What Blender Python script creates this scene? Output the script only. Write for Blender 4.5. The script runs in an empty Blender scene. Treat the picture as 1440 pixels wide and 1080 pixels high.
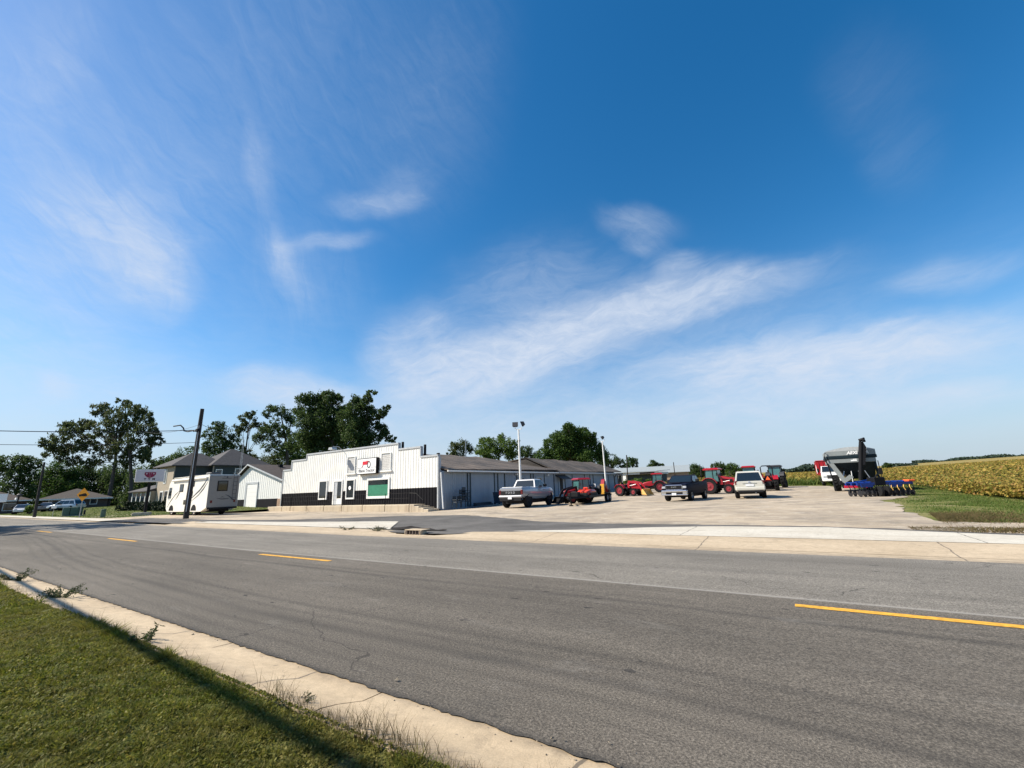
import bpy, bmesh, math, random
import numpy as np
from mathutils import Vector, Matrix, Euler
random.seed(7); rng = np.random.default_rng(11)
D = bpy.data
scene = bpy.context.scene
C = scene.collection
PI = math.pi
# ------------------------------------------------------------------ camera frame
# World frame: X runs along the road, Y away from the road across the lot, Z up.
F = 600.0; ROLL = math.atan(.038); PITCH = math.atan(146*math.cos(ROLL)/F); H = 1.55
U = np.array([.84117848, -.54075759]); V = np.array([.54075759, .84117848])
def ray(px, py):
    a = (px-720)/F; b = -(py-540)/F
    c, s = math.cos(ROLL), math.sin(ROLL)
    x = a*c+b*s; y = -a*s+b*c
    d = np.array([x, math.cos(PITCH)-y*math.sin(PITCH), math.sin(PITCH)+y*math.cos(PITCH)])
    return np.array([d[0]*U[0]+d[1]*U[1], d[0]*V[0]+d[1]*V[1], d[2]])
def lerp(a, b, t): return a+(b-a)*t
def sst(a, b, x):
    t = np.clip((x-a)/(b-a), 0, 1); return t*t*(3-2*t)
def zg(x, y):                                        # height of the land
    x = np.asarray(x, float); y = np.asarray(y, float)
    z = .005*np.clip(-14-x, 0, 80)+.014*np.clip(y-40, 0, 700)
    z = z+.055*np.clip(y-16, 0, 9)*sst(-52, -75, x)
    z = z+.030*np.clip(x-32, 0, 900)*sst(20, 90, y)
    return z
def GH(px, py, dz=0.):                               # a point of the land seen at a pixel
    d = ray(px, py); z = 0.
    for i in range(80):
        t = (z+dz-H)/d[2]
        if t < 0 or t > 900: t = 900
        z = .5*z+.5*float(zg(d[0]*t, d[1]*t))
    t = (z+dz-H)/d[2]
    return Vector((d[0]*t, d[1]*t, z+dz))
def onY(px, py, Y):
    d = ray(px, py); t = Y/d[1]; return Vector((d[0]*t, Y, H+d[2]*t))
def onX(px, py, X):
    d = ray(px, py); t = X/d[0]; return Vector((X, d[1]*t, H+d[2]*t))
def deep(px, py, dep):                               # point at a camera depth
    d = ray(px, py); k = d[0]*-.54075759+d[1]*.84117848; t = dep/k
    return Vector((d[0]*t, d[1]*t, H+d[2]*t))
# ------------------------------------------------------------------ materials
def newmat(name):
    m = D.materials.new(name); m.use_nodes = True
    nt = m.node_tree; return m, nt, nt.nodes['Principled BSDF']
def N(nt, t, **k):
    n = nt.nodes.new(t)
    for a, b in k.items():
        if a.startswith('_'): n.inputs[a[1:].replace('_', ' ')].default_value = b
        else: setattr(n, a, b)
    return n
def L(nt, a, b): nt.links.new(a, b)
def mat(name, col, rough=.6, metal=0, var=.12, scale=6, bump=0, coat=0, spec=None):
    m, nt, b = newmat(name)
    b.inputs['Roughness'].default_value = rough; b.inputs['Metallic'].default_value = metal
    if coat: b.inputs['Coat Weight'].default_value = coat; b.inputs['Coat Roughness'].default_value = .06
    if spec is not None: b.inputs['Specular IOR Level'].default_value = spec
    tc = N(nt, 'ShaderNodeTexCoord'); no = N(nt, 'ShaderNodeTexNoise', _Scale=scale, _Detail=6.)
    L(nt, tc.outputs['Object'], no.inputs['Vector'])
    mx = N(nt, 'ShaderNodeMix', data_type='RGBA')
    mx.inputs[6].default_value = tuple(c*(1-var) for c in col)+(1,)
    mx.inputs[7].default_value = tuple(min(1, c*(1+var)) for c in col)+(1,)
    mr = N(nt, 'ShaderNodeMapRange'); mr.inputs[1].default_value = .3; mr.inputs[2].default_value = .7
    L(nt, no.outputs[0], mr.inputs[0]); L(nt, mr.outputs[0], mx.inputs[0]); L(nt, mx.outputs[2], b.inputs['Base Color'])
    if bump:
        bp = N(nt, 'ShaderNodeBump', _Strength=bump, _Distance=.02); n2 = N(nt, 'ShaderNodeTexNoise', _Scale=scale*6, _Detail=4.)
        L(nt, tc.outputs['Object'], n2.inputs['Vector']); L(nt, n2.outputs[0], bp.inputs['Height']); L(nt, bp.outputs[0], b.inputs['Normal'])
    return m
def ramp(nt, src, stops):
    r = N(nt, 'ShaderNodeValToRGB'); e = r.color_ramp.elements
    while len(e) < len(stops): e.new(.5)
    for i, (p, c) in enumerate(stops):
        e[i].position = p; e[i].color = (c, c, c, 1) if not isinstance(c, tuple) else c+(1,)
    L(nt, src, r.inputs[0]); return r.outputs[0]
def noise(nt, vec, scale, detail=6, rough=.55, dist=0, sc=None):
    if sc:
        mp = N(nt, 'ShaderNodeMapping'); mp.inputs['Scale'].default_value = sc; L(nt, vec, mp.inputs[0]); vec = mp.outputs[0]
    n = N(nt, 'ShaderNodeTexNoise', _Scale=scale, _Detail=float(detail), _Roughness=rough, _Distortion=float(dist))
    L(nt, vec, n.inputs['Vector']); return n.outputs[0]
def math_(nt, op, a, b=None, c=None):
    n = N(nt, 'ShaderNodeMath', operation=op)
    for i, v in enumerate((a, b, c)):
        if v is None: continue
        if isinstance(v, (int, float)): n.inputs[i].default_value = v
        else: L(nt, v, n.inputs[i])
    return n.outputs[0]
def mixc(nt, f, a, b, mode='MIX'):
    n = N(nt, 'ShaderNodeMix', data_type='RGBA', blend_type=mode)
    for i, v in ((0, f), (6, a), (7, b)):
        if isinstance(v, (int, float)): n.inputs[i].default_value = v
        elif isinstance(v, tuple): n.inputs[i].default_value = v+(1,)
        else: L(nt, v, n.inputs[i])
    return n.outputs[2]
def leafmat(name, cols, trans=.3):
    m, nt, b = newmat(name)
    g = N(nt, 'ShaderNodeNewGeometry')
    c = ramp(nt, g.outputs['Random Per Island'], [(i/(len(cols)-1), k) for i, k in enumerate(cols)])
    L(nt, c, b.inputs['Base Color']); b.inputs['Roughness'].default_value = .65; b.inputs['Specular IOR Level'].default_value = .25
    tr = N(nt, 'ShaderNodeBsdfTranslucent'); L(nt, c, tr.inputs[0])
    mx = N(nt, 'ShaderNodeMixShader'); mx.inputs[0].default_value = trans
    L(nt, b.outputs[0], mx.inputs[1]); L(nt, tr.outputs[0], mx.inputs[2])
    L(nt, mx.outputs[0], nt.nodes['Material Output'].inputs[0]); return m
M = {}
for nm, a in dict(
    white_paint=dict(col=(.74,.74,.72), rough=.5, var=.05), grey_trim=dict(col=(.42,.44,.46), rough=.6), dark_trim=dict(col=(.035,.035,.04), rough=.6),
    black=dict(col=(.007,.007,.009), rough=.6, spec=.2), black_plastic=dict(col=(.012,.012,.014), rough=.7, spec=.25), rubber=dict(col=(.012,.012,.013), spec=.2, rough=.9, bump=.3, scale=20),
    chrome=dict(col=(.75,.75,.76), rough=.14, metal=1, var=.03), steel=dict(col=(.35,.36,.37), rough=.4, metal=.8), alloy=dict(col=(.3,.31,.32), rough=.35, metal=.8),
    glass=dict(col=(.012,.018,.022), rough=.04, var=.1, spec=.8), cab_glass=dict(col=(.05,.13,.13), rough=.06, var=.25, scale=1.5, spec=.8),
    silver_paint=dict(col=(.30,.31,.335), rough=.32, metal=.2, coat=.7, var=.04, scale=2), navy_paint=dict(col=(.005,.006,.016), rough=.62, spec=.12, var=.1, scale=2),
    champagne_paint=dict(col=(.60,.58,.51), rough=.3, metal=.1, coat=.8, var=.04, scale=2), white_gloss=dict(col=(.78,.77,.74), rough=.3, coat=.6, var=.03),
    rv_white=dict(col=(.84,.81,.73), rough=.4, var=.04, scale=1.5), rv_shade_grey=dict(col=(.23,.22,.205), rough=.45, var=.05), rv_dark=dict(col=(.05,.05,.055), rough=.5), cap_red=dict(col=(.4,.005,.03), rough=.4),
    red_paint=dict(col=(.32,.006,.014), rough=.38, coat=.3, var=.1), orange_paint=dict(col=(.66,.05,.012), rough=.35, coat=.5, var=.1), red_rim=dict(col=(.2,.015,.022), rough=.5, var=.25),
    yellow_paint=dict(col=(.72,.36,.03), rough=.5, var=.15), pale_yellow=dict(col=(.72,.42,.12), rough=.55, var=.15), hi_orange=dict(col=(.85,.13,.03), rough=.5),
    red_lamp=dict(col=(.12,.006,.008), rough=.15, spec=.8), clear_lamp=dict(col=(.4,.42,.45), rough=.1, spec=.9), plate=dict(col=(.75,.76,.78), rough=.5),
    cart_grey=dict(col=(.22,.24,.24), rough=.45, var=.1, scale=2), cart_dark=dict(col=(.008,.018,.024), spec=.2, rough=.55, var=.15, scale=2), tarp=dict(col=(.36,.38,.39), rough=.7, var=.1), white_decal=dict(col=(.8,.8,.8), rough=.5, var=.02),
    blue_paint=dict(col=(.004,.028,.19), rough=.35, coat=.4, var=.12), disc_steel=dict(col=(.04,.04,.045), rough=.4, metal=.5, var=.3),
    wood_pole=dict(col=(.032,.028,.026), rough=.9, scale=3, var=.3, bump=.4), pole_white=dict(col=(.78,.77,.74), rough=.5, var=.06), wire=dict(col=(.02,.02,.022), rough=.7),
    sign_yellow=dict(col=(.8,.33,.008), rough=.5, var=.04), transformer=dict(col=(.03,.085,.07), rough=.6), ped_green=dict(col=(.07,.12,.09), rough=.6), concrete_block=dict(col=(.4,.37,.31), rough=.9, var=.25, scale=3, bump=.4),
    brown_roof=dict(col=(.06,.05,.045), rough=.9, var=.25, scale=3, bump=.5), dark_roof=dict(col=(.045,.032,.027), rough=.9, var=.25, scale=3, bump=.5), house_roof=dict(col=(.062,.058,.06), rough=.9, var=.2, scale=3, bump=.5), grey_roof=dict(col=(.27,.3,.31), rough=.6, var=.1),
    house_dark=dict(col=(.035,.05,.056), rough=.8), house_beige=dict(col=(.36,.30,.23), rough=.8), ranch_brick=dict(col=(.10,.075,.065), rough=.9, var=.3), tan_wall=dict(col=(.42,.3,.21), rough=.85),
    brick=dict(col=(.3,.2,.14), rough=.9, var=.35, scale=9), green_blind=dict(col=(.03,.19,.11), rough=.5, var=.15), blind=dict(col=(.55,.54,.52), rough=.7), door_white=dict(col=(.78,.77,.75), rough=.5, var=.04),
    cone_orange=dict(col=(.85,.09,.02), rough=.6), bin_blue=dict(col=(.02,.035,.06), rough=.7), chair_metal=dict(col=(.015,.03,.045), rough=.6), bark=dict(col=(.075,.06,.05), rough=.95, var=.35, scale=8, bump=.6),
    yellow_line=dict(col=(.60,.31,.03), rough=.85, var=.3, scale=18), sign_red=dict(col=(.6,.008,.03), rough=.5), sign_magenta=dict(col=(.2,.004,.04), rough=.5), sign_face=dict(col=(.5,.49,.53), rough=.5, var=.03), sign_white=dict(col=(.85,.85,.85), rough=.5, var=.02),
    suv_silver=dict(col=(.4,.45,.5), rough=.3, metal=.3, coat=1), car_white=dict(col=(.75,.75,.75), rough=.3, coat=1), car_dark=dict(col=(.012,.014,.02), rough=.3, coat=1), seat_white=dict(col=(.75,.73,.75), rough=.6)).items():
    M[nm] = mat(nm, **a)
LEAF = dict(
    dark=leafmat('leaf_dark', [(.028,.056,.016), (.06,.10,.028), (.10,.145,.04)], .4), mid=leafmat('leaf_mid', [(.03,.065,.014), (.06,.115,.022), (.10,.155,.034)], .38),
    light=leafmat('leaf_light', [(.05,.095,.014), (.09,.155,.024), (.14,.19,.04)], .4), olive=leafmat('leaf_olive', [(.04,.06,.02), (.075,.10,.033), (.12,.14,.05)], .38),
    bush=leafmat('leaf_bush', [(.008,.018,.008), (.016,.032,.012), (.026,.045,.016)], .12), far=leafmat('leaf_far', [(.03,.05,.035), (.045,.07,.045)], .15))
# ------------------------------------------------------------------ mesh helper
class MB:
    def __init__(s): s.v = []; s.f = []
    def add(s, vs, fs):
        o = len(s.v); s.v += [tuple(p) for p in vs]; s.f += [tuple(i+o for i in f) for f in fs]; return s
    def box(s, x0, y0, z0, x1, y1, z1, b=0.):
        x0, x1 = min(x0, x1), max(x0, x1); y0, y1 = min(y0, y1), max(y0, y1); z0, z1 = min(z0, z1), max(z0, z1)
        b = min(b, .45*(x1-x0), .45*(y1-y0), .45*(z1-z0))
        if b <= 0:
            return s.add([(x0,y0,z0),(x1,y0,z0),(x1,y1,z0),(x0,y1,z0),(x0,y0,z1),(x1,y0,z1),(x1,y1,z1),(x0,y1,z1)],
                         [(0,3,2,1),(4,5,6,7),(0,1,5,4),(1,2,6,5),(2,3,7,6),(3,0,4,7)])
        def ring(z, i):
            return [(x0+b+i,y0+i,z),(x1-b-i,y0+i,z),(x1-i,y0+b+i,z),(x1-i,y1-b-i,z),(x1-b-i,y1-i,z),(x0+b+i,y1-i,z),(x0+i,y1-b-i,z),(x0+i,y0+b+i,z)]
        return s.loft([ring(z0, b*.6), ring(z0+b, 0), ring(z1-b, 0), ring(z1, b*.6)])
    def loft(s, rings, cap=True):
        n = len(rings[0]); vs = [p for r in rings for p in r]; fs = []
        for i in range(len(rings)-1):
            for j in range(n):
                k = (j+1) % n; fs.append((i*n+j, i*n+k, (i+1)*n+k, (i+1)*n+j))
        if cap: fs += [tuple(range(n-1, -1, -1)), tuple((len(rings)-1)*n+j for j in range(n))]
        return s.add(vs, fs)
    def tube(s, pts, r, n=8, cap=True):
        pts = [Vector(p) for p in pts]; rr = r if isinstance(r, (list, tuple)) else [r]*len(pts); rings = []
        for i, p in enumerate(pts):
            t = (pts[min(i+1, len(pts)-1)]-pts[max(i-1, 0)])
            t = t.normalized() if t.length > 1e-9 else Vector((0, 0, 1))
            a = Vector((0, 0, 1)) if abs(t.z) < .95 else Vector((1, 0, 0))
            e1 = t.cross(a).normalized(); e2 = t.cross(e1).normalized()
            rings.append([p+e1*(rr[i]*math.cos(2*PI*k/n))+e2*(rr[i]*math.sin(2*PI*k/n)) for k in range(n)])
        return s.loft(rings, cap)
    def lathe(s, prof, c, axis='Z', n=20):               # prof: (radius, height along the axis)
        def pt(r, h, a):
            p, q = r*math.cos(a), r*math.sin(a)
            return {'Z': (c[0]+p, c[1]+q, c[2]+h), 'Y': (c[0]+p, c[1]+h, c[2]+q), 'X': (c[0]+h, c[1]+p, c[2]+q)}[axis]
        return s.loft([[pt(r, h, 2*PI*k/n) for k in range(n)] for r, h in prof])
    def prism(s, poly, axis, a, b):                      # polygon pushed out along an axis
        def P(p, t): return {'X': (t, p[0], p[1]), 'Y': (p[0], t, p[1]), 'Z': (p[0], p[1], t)}[axis]
        n = len(poly)
        vs = [P(p, a) for p in poly]+[P(p, b) for p in poly]
        return s.add(vs, [tuple(range(n)), tuple(range(2*n-1, n-1, -1))]+[(i, i+n, (i+1) % n+n, (i+1) % n) for i in range(n)])
    def sphere(s, c, r, n=10):
        rx, ry, rz = r if isinstance(r, tuple) else (r, r, r)
        rings = [[(c[0]+rx*math.sin(t)*math.cos(2*PI*k/n), c[1]+ry*math.sin(t)*math.sin(2*PI*k/n), c[2]+rz*math.cos(t)) for k in range(n)] for t in [PI*(i+.12)/(n//2+.24) for i in range(n//2+1)]]
        return s.loft(rings)
    def quadslab(s, q, n, t):                            # four corners, thickened along n
        n = Vector(n).normalized()*t; q = [Vector(p) for p in q]
        return s.add(q+[p+n for p in q], [(3,2,1,0),(4,5,6,7),(0,1,5,4),(1,2,6,5),(2,3,7,6),(3,0,4,7)])
    def build(s, name, m, parent=None, smooth=False, loc=None):
        me = D.meshes.new(name); me.from_pydata([tuple(p) for p in s.v], [], s.f)
        bm = bmesh.new(); bm.from_mesh(me); bmesh.ops.recalc_face_normals(bm, faces=bm.faces); bm.to_mesh(me); bm.free()
        if smooth:
            me.polygons.foreach_set('use_smooth', [True]*len(me.polygons))
            me.set_sharp_from_angle(angle=math.radians(38))
        me.materials.append(M[m] if isinstance(m, str) else m)
        return link(name, me, parent, loc)
def link(name, me, parent=None, loc=None):
    o = D.objects.new(name, me); C.objects.link(o)
    if parent: o.parent = parent
    if loc is not None: o.location = loc
    return o
def fastmesh(name, verts, nper, m, parent=None):         # verts: (k, nper, 3) separate polygons
    k = len(verts); me = D.meshes.new(name)
    me.vertices.add(k*nper); me.vertices.foreach_set('co', np.asarray(verts, np.float32).ravel())
    me.loops.add(k*nper); me.loops.foreach_set('vertex_index', np.arange(k*nper, dtype=np.int32))
    me.polygons.add(k); me.polygons.foreach_set('loop_start', np.arange(0, k*nper, nper, dtype=np.int32))
    me.update(); me.validate(); me.materials.append(m)
    return link(name, me, parent)
def thing(name, label, cat, loc=(0,0,0), rz=0., group=None):
    o = D.objects.new(name, None); C.objects.link(o); o.location = loc; o.rotation_euler = (0, 0, rz)
    o.empty_display_size = .3
    return tag(o, label, cat, group)
def tag(o, label, cat, group=None):
    o['label'] = label; o['category'] = cat
    if group: o['group'] = group
    return o
def struct(o, kind='structure', label=None, cat=None):
    o['kind'] = kind
    if label: o['label'] = label
    if cat: o['category'] = cat
    return o
def kids(o): return [c for c in D.objects if c.parent == o]
def dup(o, parent=None):
    c = o.copy(); C.objects.link(c); c.parent = parent
    for k in kids(o): dup(k, c)
    return c
def text(body, size, m, name, parent=None, thick=.004, shear=0, space=1., bold=0):
    cu = D.curves.new(name, 'FONT'); cu.body = body; cu.size = size; cu.extrude = thick; cu.align_x = 'CENTER'; cu.align_y = 'CENTER'
    cu.shear = shear; cu.space_character = space; cu.offset = bold; cu.resolution_u = 3
    t = D.objects.new('tmp', cu); C.objects.link(t)
    me = D.meshes.new_from_object(t.evaluated_get(bpy.context.evaluated_depsgraph_get())); D.objects.remove(t)
    me.materials.clear(); me.materials.append(M[m]); me.name = name
    return link(name, me, parent)
SKY_STR = .08; SKY_HUE = .497; SKY_SAT = 1.42; SKY_VAL = 1.28; SKY_GAM = 1.0; CLOUD = (5.3, 5.9, 6.9); HORIZ = (3.2, 4.2, 5.4); EXPO = .7
# ================================================================== SETTING
def sheet(name, xs, y0, y1, ny, dz, m, kind='structure', rag=None):
    xs = np.asarray(xs, float); n = len(xs)
    f0 = y0 if callable(y0) else (lambda x: y0); f1 = y1 if callable(y1) else (lambda x: y1)
    t = np.linspace(0, 1, ny)
    vs = []
    for x in xs:
        a, b = float(f0(x)), float(f1(x))
        for k in t:
            y = a+(b-a)*k; z = float(zg(x, y))+(dz(x, y) if callable(dz) else dz); vs.append((x, y, z))
    fs = [(i*ny+j, (i+1)*ny+j, (i+1)*ny+j+1, i*ny+j+1) for i in range(n-1) for j in range(ny-1)]
    mb = MB(); mb.add(vs, fs); o = mb.build(name, m); o['kind'] = kind; return o
def piecewise(pts):
    px = [p[0] for p in pts]; py = [p[1] for p in pts]
    return lambda x: np.interp(x, px, py)
def jag(f, amp, seed, sc=1., hi=.5, lo=.6):
    r = np.random.default_rng(seed); tab = r.normal(size=4096)
    def g(x):
        q = (x*sc+500)*3; i = int(q) % 4000; w = q-int(q); a = tab[i]*(1-w)+tab[i+1]*w
        q2 = (x*sc+500)*.6; j = int(q2) % 4000; w = q2-int(q2); b = tab[j]*(1-w)+tab[j+1]*w
        return (f(x) if callable(f) else f)+amp*(a*hi+b*lo)
    return g
def coords(nt):
    tc = N(nt, 'ShaderNodeTexCoord'); sp = N(nt, 'ShaderNodeSeparateXYZ'); L(nt, tc.outputs['Object'], sp.inputs[0])
    return tc.outputs['Object'], sp.outputs[0], sp.outputs[1]
def bump(nt, b, h, st, dist):
    bp = N(nt, 'ShaderNodeBump', _Strength=st, _Distance=dist); L(nt, h, bp.inputs['Height']); L(nt, bp.outputs[0], b.inputs['Normal'])
def band(nt, y, y0, w):
    a = math_(nt, 'MULTIPLY', math_(nt, 'SUBTRACT', y, y0), 1/w); return math_(nt, 'EXPONENT', math_(nt, 'MULTIPLY', math_(nt, 'MULTIPLY', a, a), -1.))
# asphalt of the road: speckle, wheel tracks, a pale seam along the centre, small pits
def asphalt_mat():
    m, nt, b = newmat('asphalt'); co, x, y = coords(nt)
    wob = noise(nt, co, .12, 2); yy = math_(nt, 'ADD', y, math_(nt, 'MULTIPLY', math_(nt, 'SUBTRACT', wob, .5), .55))
    side = N(nt, 'ShaderNodeMapRange', interpolation_type='SMOOTHSTEP'); side.inputs[1].default_value = 6.97; side.inputs[2].default_value = 7.03; L(nt, y, side.inputs[0])
    base = mixc(nt, side.outputs[0], (.122, .106, .086), (.196, .177, .149))
    big = noise(nt, co, .35, 5, .6, sc=(.5, 1.6, 1)); base = mixc(nt, 1., base, ramp(nt, big, [(.3, .74), (.7, 1.2)]), 'MULTIPLY')
    str_ = noise(nt, co, 2.2, 5, .6, sc=(.06, 1.6, 1)); base = mixc(nt, 1., base, ramp(nt, str_, [(.3, .88), (.7, 1.1)]), 'MULTIPLY')
    f = noise(nt, co, 55, 3, .75); base = mixc(nt, 1., base, ramp(nt, f, [(.34, .45), (.52, 1.), (.70, 1.8)]), 'MULTIPLY')
    f2 = noise(nt, co, 150, 2, .7); base = mixc(nt, .8, base, ramp(nt, f2, [(.35, .6), (.65, 1.5)]), 'MULTIPLY')
    ycur = math_(nt, 'SUBTRACT', yy, math_(nt, 'MINIMUM', math_(nt, 'MULTIPLY', math_(nt, 'POWER', math_(nt, 'MAXIMUM', math_(nt, 'SUBTRACT', -6., x), 0.), 2.), .0035), 1.9))
    tr = None
    for y0, w, s in ((3.55, .09, .42), (3.80, .05, .25), (4.05, .06, .34), (3.25, .05, .24), (2.98, .05, .2), (5.95, .08, .40), (6.2, .04, .2), (5.0, .5, .14), (8.6, .35, .14), (10.2, .4, .14), (9.4, .06, .15)):
        k = math_(nt, 'MULTIPLY', band(nt, ycur if y0 < 4.5 else yy, y0, w), s); tr = k if tr is None else math_(nt, 'ADD', tr, k)
    pn = noise(nt, co, 1.1, 4, .6, sc=(.25, 1, 1)); tr = math_(nt, 'MULTIPLY', tr, ramp(nt, pn, [(.3, .45), (.6, 1.)]))
    base = mixc(nt, tr, base, (.02, .019, .018))
    seam = math_(nt, 'MULTIPLY', band(nt, y, 7.0, .035), .7); base = mixc(nt, seam, base, (.32, .30, .27))
    # chipped pits and short cracks
    v = N(nt, 'ShaderNodeTexVoronoi', voronoi_dimensions='2D', _Scale=1.15); mp = N(nt, 'ShaderNodeMapping'); mp.inputs['Scale'].default_value = (.8, 1.7, 1); L(nt, co, mp.inputs[0])
    ad = N(nt, 'ShaderNodeVectorMath', operation='ADD'); L(nt, mp.outputs[0], ad.inputs[0]); nz = N(nt, 'ShaderNodeTexNoise', _Scale=5.); L(nt, co, nz.inputs['Vector'])
    sc = N(nt, 'ShaderNodeVectorMath', operation='SCALE'); sc.inputs['Scale'].default_value = .22; L(nt, nz.outputs['Color'], sc.inputs[0]); L(nt, sc.outputs[0], ad.inputs[1]); L(nt, ad.outputs[0], v.inputs['Vector'])
    rnd = N(nt, 'ShaderNodeSeparateColor'); L(nt, v.outputs['Color'], rnd.inputs[0])
    rad = math_(nt, 'MULTIPLY', math_(nt, 'GREATER_THAN', rnd.outputs[0], .74), math_(nt, 'MULTIPLY_ADD', rnd.outputs[1], .05, .012))
    pit = math_(nt, 'LESS_THAN', v.outputs['Distance'], rad); base = mixc(nt, math_(nt, 'MULTIPLY', pit, .8), base, (.022, .02, .019))
    v2 = N(nt, 'ShaderNodeTexVoronoi', voronoi_dimensions='2D', _Scale=2.2); mp2 = N(nt, 'ShaderNodeMapping'); mp2.inputs['Scale'].default_value = (.55, 1.9, 1); L(nt, co, mp2.inputs[0]); ad2 = N(nt, 'ShaderNodeVectorMath', operation='ADD'); L(nt, mp2.outputs[0], ad2.inputs[0]); L(nt, sc.outputs[0], ad2.inputs[1]); L(nt, ad2.outputs[0], v2.inputs['Vector'])
    r2 = N(nt, 'ShaderNodeSeparateColor'); L(nt, v2.outputs['Color'], r2.inputs[0]); fl = math_(nt, 'LESS_THAN', v2.outputs['Distance'], math_(nt, 'MULTIPLY', math_(nt, 'GREATER_THAN', r2.outputs[0], .72), math_(nt, 'MULTIPLY_ADD', r2.outputs[1], .05, .012))); base = mixc(nt, math_(nt, 'MULTIPLY', fl, .6), base, (.04, .037, .034))
    oil = noise(nt, co, .9, 5, .7, 1., (.35, 1.2, 1)); base = mixc(nt, ramp(nt, oil, [(.60, 0.), (.78, .35)]), base, (.05, .047, .043)); pal = noise(nt, co, 2.6, 5, .75, .6, (.3, 1, 1)); base = mixc(nt, ramp(nt, pal, [(.58, 0.), (.78, .3)]), base, (.30, .28, .25))
    # edge of the mat against the kerb is broken and darker
    e = band(nt, y, 2.64, .06); base = mixc(nt, math_(nt, 'MULTIPLY', e, .75), base, (.03, .028, .026))
    for k_, (ox, oy) in enumerate(((0, 0), (3.7, 5.1))):       # a few thin wandering cracks
        vc = N(nt, 'ShaderNodeTexVoronoi', voronoi_dimensions='2D', feature='DISTANCE_TO_EDGE', _Scale=.16+.05*k_); mc = N(nt, 'ShaderNodeMapping'); mc.inputs['Location'].default_value = (ox, oy, 0); mc.inputs['Scale'].default_value = (.6, 1.6, 1); L(nt, co, mc.inputs[0]); ac = N(nt, 'ShaderNodeVectorMath', operation='ADD'); L(nt, mc.outputs[0], ac.inputs[0])
        nc = N(nt, 'ShaderNodeTexNoise', _Scale=.9, _Detail=7.); L(nt, co, nc.inputs['Vector']); sc2 = N(nt, 'ShaderNodeVectorMath', operation='SCALE'); sc2.inputs['Scale'].default_value = 1.3; L(nt, nc.outputs['Color'], sc2.inputs[0]); L(nt, sc2.outputs[0], ac.inputs[1]); L(nt, ac.outputs[0], vc.inputs['Vector'])
        cm = math_(nt, 'MULTIPLY', math_(nt, 'LESS_THAN', vc.outputs['Distance'], .0016), ramp(nt, noise(nt, co, .5, 3), [(.48, 0.), (.56, .6)])); base = mixc(nt, cm, base, (.025, .022, .02))
    L(nt, base, b.inputs['Base Color']); b.inputs['Roughness'].default_value = .88; b.inputs['Specular IOR Level'].default_value = .3
    bump(nt, b, math_(nt, 'ADD', f, math_(nt, 'MULTIPLY', f2, .5)), .55, .012); return m
def concrete_mat(name, col, stain, joint=None, bumpst=.3):
    m, nt, b = newmat(name); co, x, y = coords(nt)
    n1 = noise(nt, co, .8, 6, .65, .5, (.6, 1.5, 1)); n2 = noise(nt, co, 9, 5, .7); n3 = noise(nt, co, 90, 2, .6)
    c = mixc(nt, ramp(nt, n1, [(.36, 0.), (.68, 1.)]), col, stain); c = mixc(nt, math_(nt, 'MULTIPLY', ramp(nt, noise(nt, co, 3.2, 5, .7, .8), [(.58, 0.), (.70, 1.)]), .38), c, (.16, .125, .09))
    c = mixc(nt, 1., c, ramp(nt, n2, [(.3, .84), (.7, 1.1)]), 'MULTIPLY'); c = mixc(nt, 1., c, ramp(nt, n3, [(.3, .86), (.7, 1.12)]), 'MULTIPLY')
    sp = noise(nt, co, 14, 1); c = mixc(nt, math_(nt, 'MULTIPLY', math_(nt, 'GREATER_THAN', sp, .76), .5), c, (.12, .10, .08))
    if joint:
        q = math_(nt, 'ADD', x, math_(nt, 'MULTIPLY', math_(nt, 'SUBTRACT', noise(nt, co, 2.5, 3), .5), .12))
        fr = math_(nt, 'FRACT', math_(nt, 'MULTIPLY', q, 1/joint)); k = math_(nt, 'LESS_THAN', math_(nt, 'ABSOLUTE', math_(nt, 'SUBTRACT', fr, .5)), .009/joint*1.4)
        c = mixc(nt, math_(nt, 'MULTIPLY', k, .75), c, (.07, .06, .05))
    dn = noise(nt, co, 3., 4, .7); d1 = math_(nt, 'MULTIPLY', band(nt, y, 2.05, .13), ramp(nt, dn, [(.3, .1), (.65, .85)])); d2 = math_(nt, 'MULTIPLY', band(nt, y, 2.68, .09), ramp(nt, dn, [(.35, .1), (.7, .7)])); d3 = math_(nt, 'MULTIPLY', band(nt, y, 11.1, .16), ramp(nt, dn, [(.35, .05), (.7, .6)])); c = mixc(nt, math_(nt, 'MINIMUM', math_(nt, 'ADD', math_(nt, 'ADD', d1, d2), d3), .8), c, (.13, .10, .07))
    L(nt, c, b.inputs['Base Color']); b.inputs['Roughness'].default_value = .9
    bump(nt, b, math_(nt, 'ADD', n2, math_(nt, 'MULTIPLY', n3, .4)), bumpst, .012); return m
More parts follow.
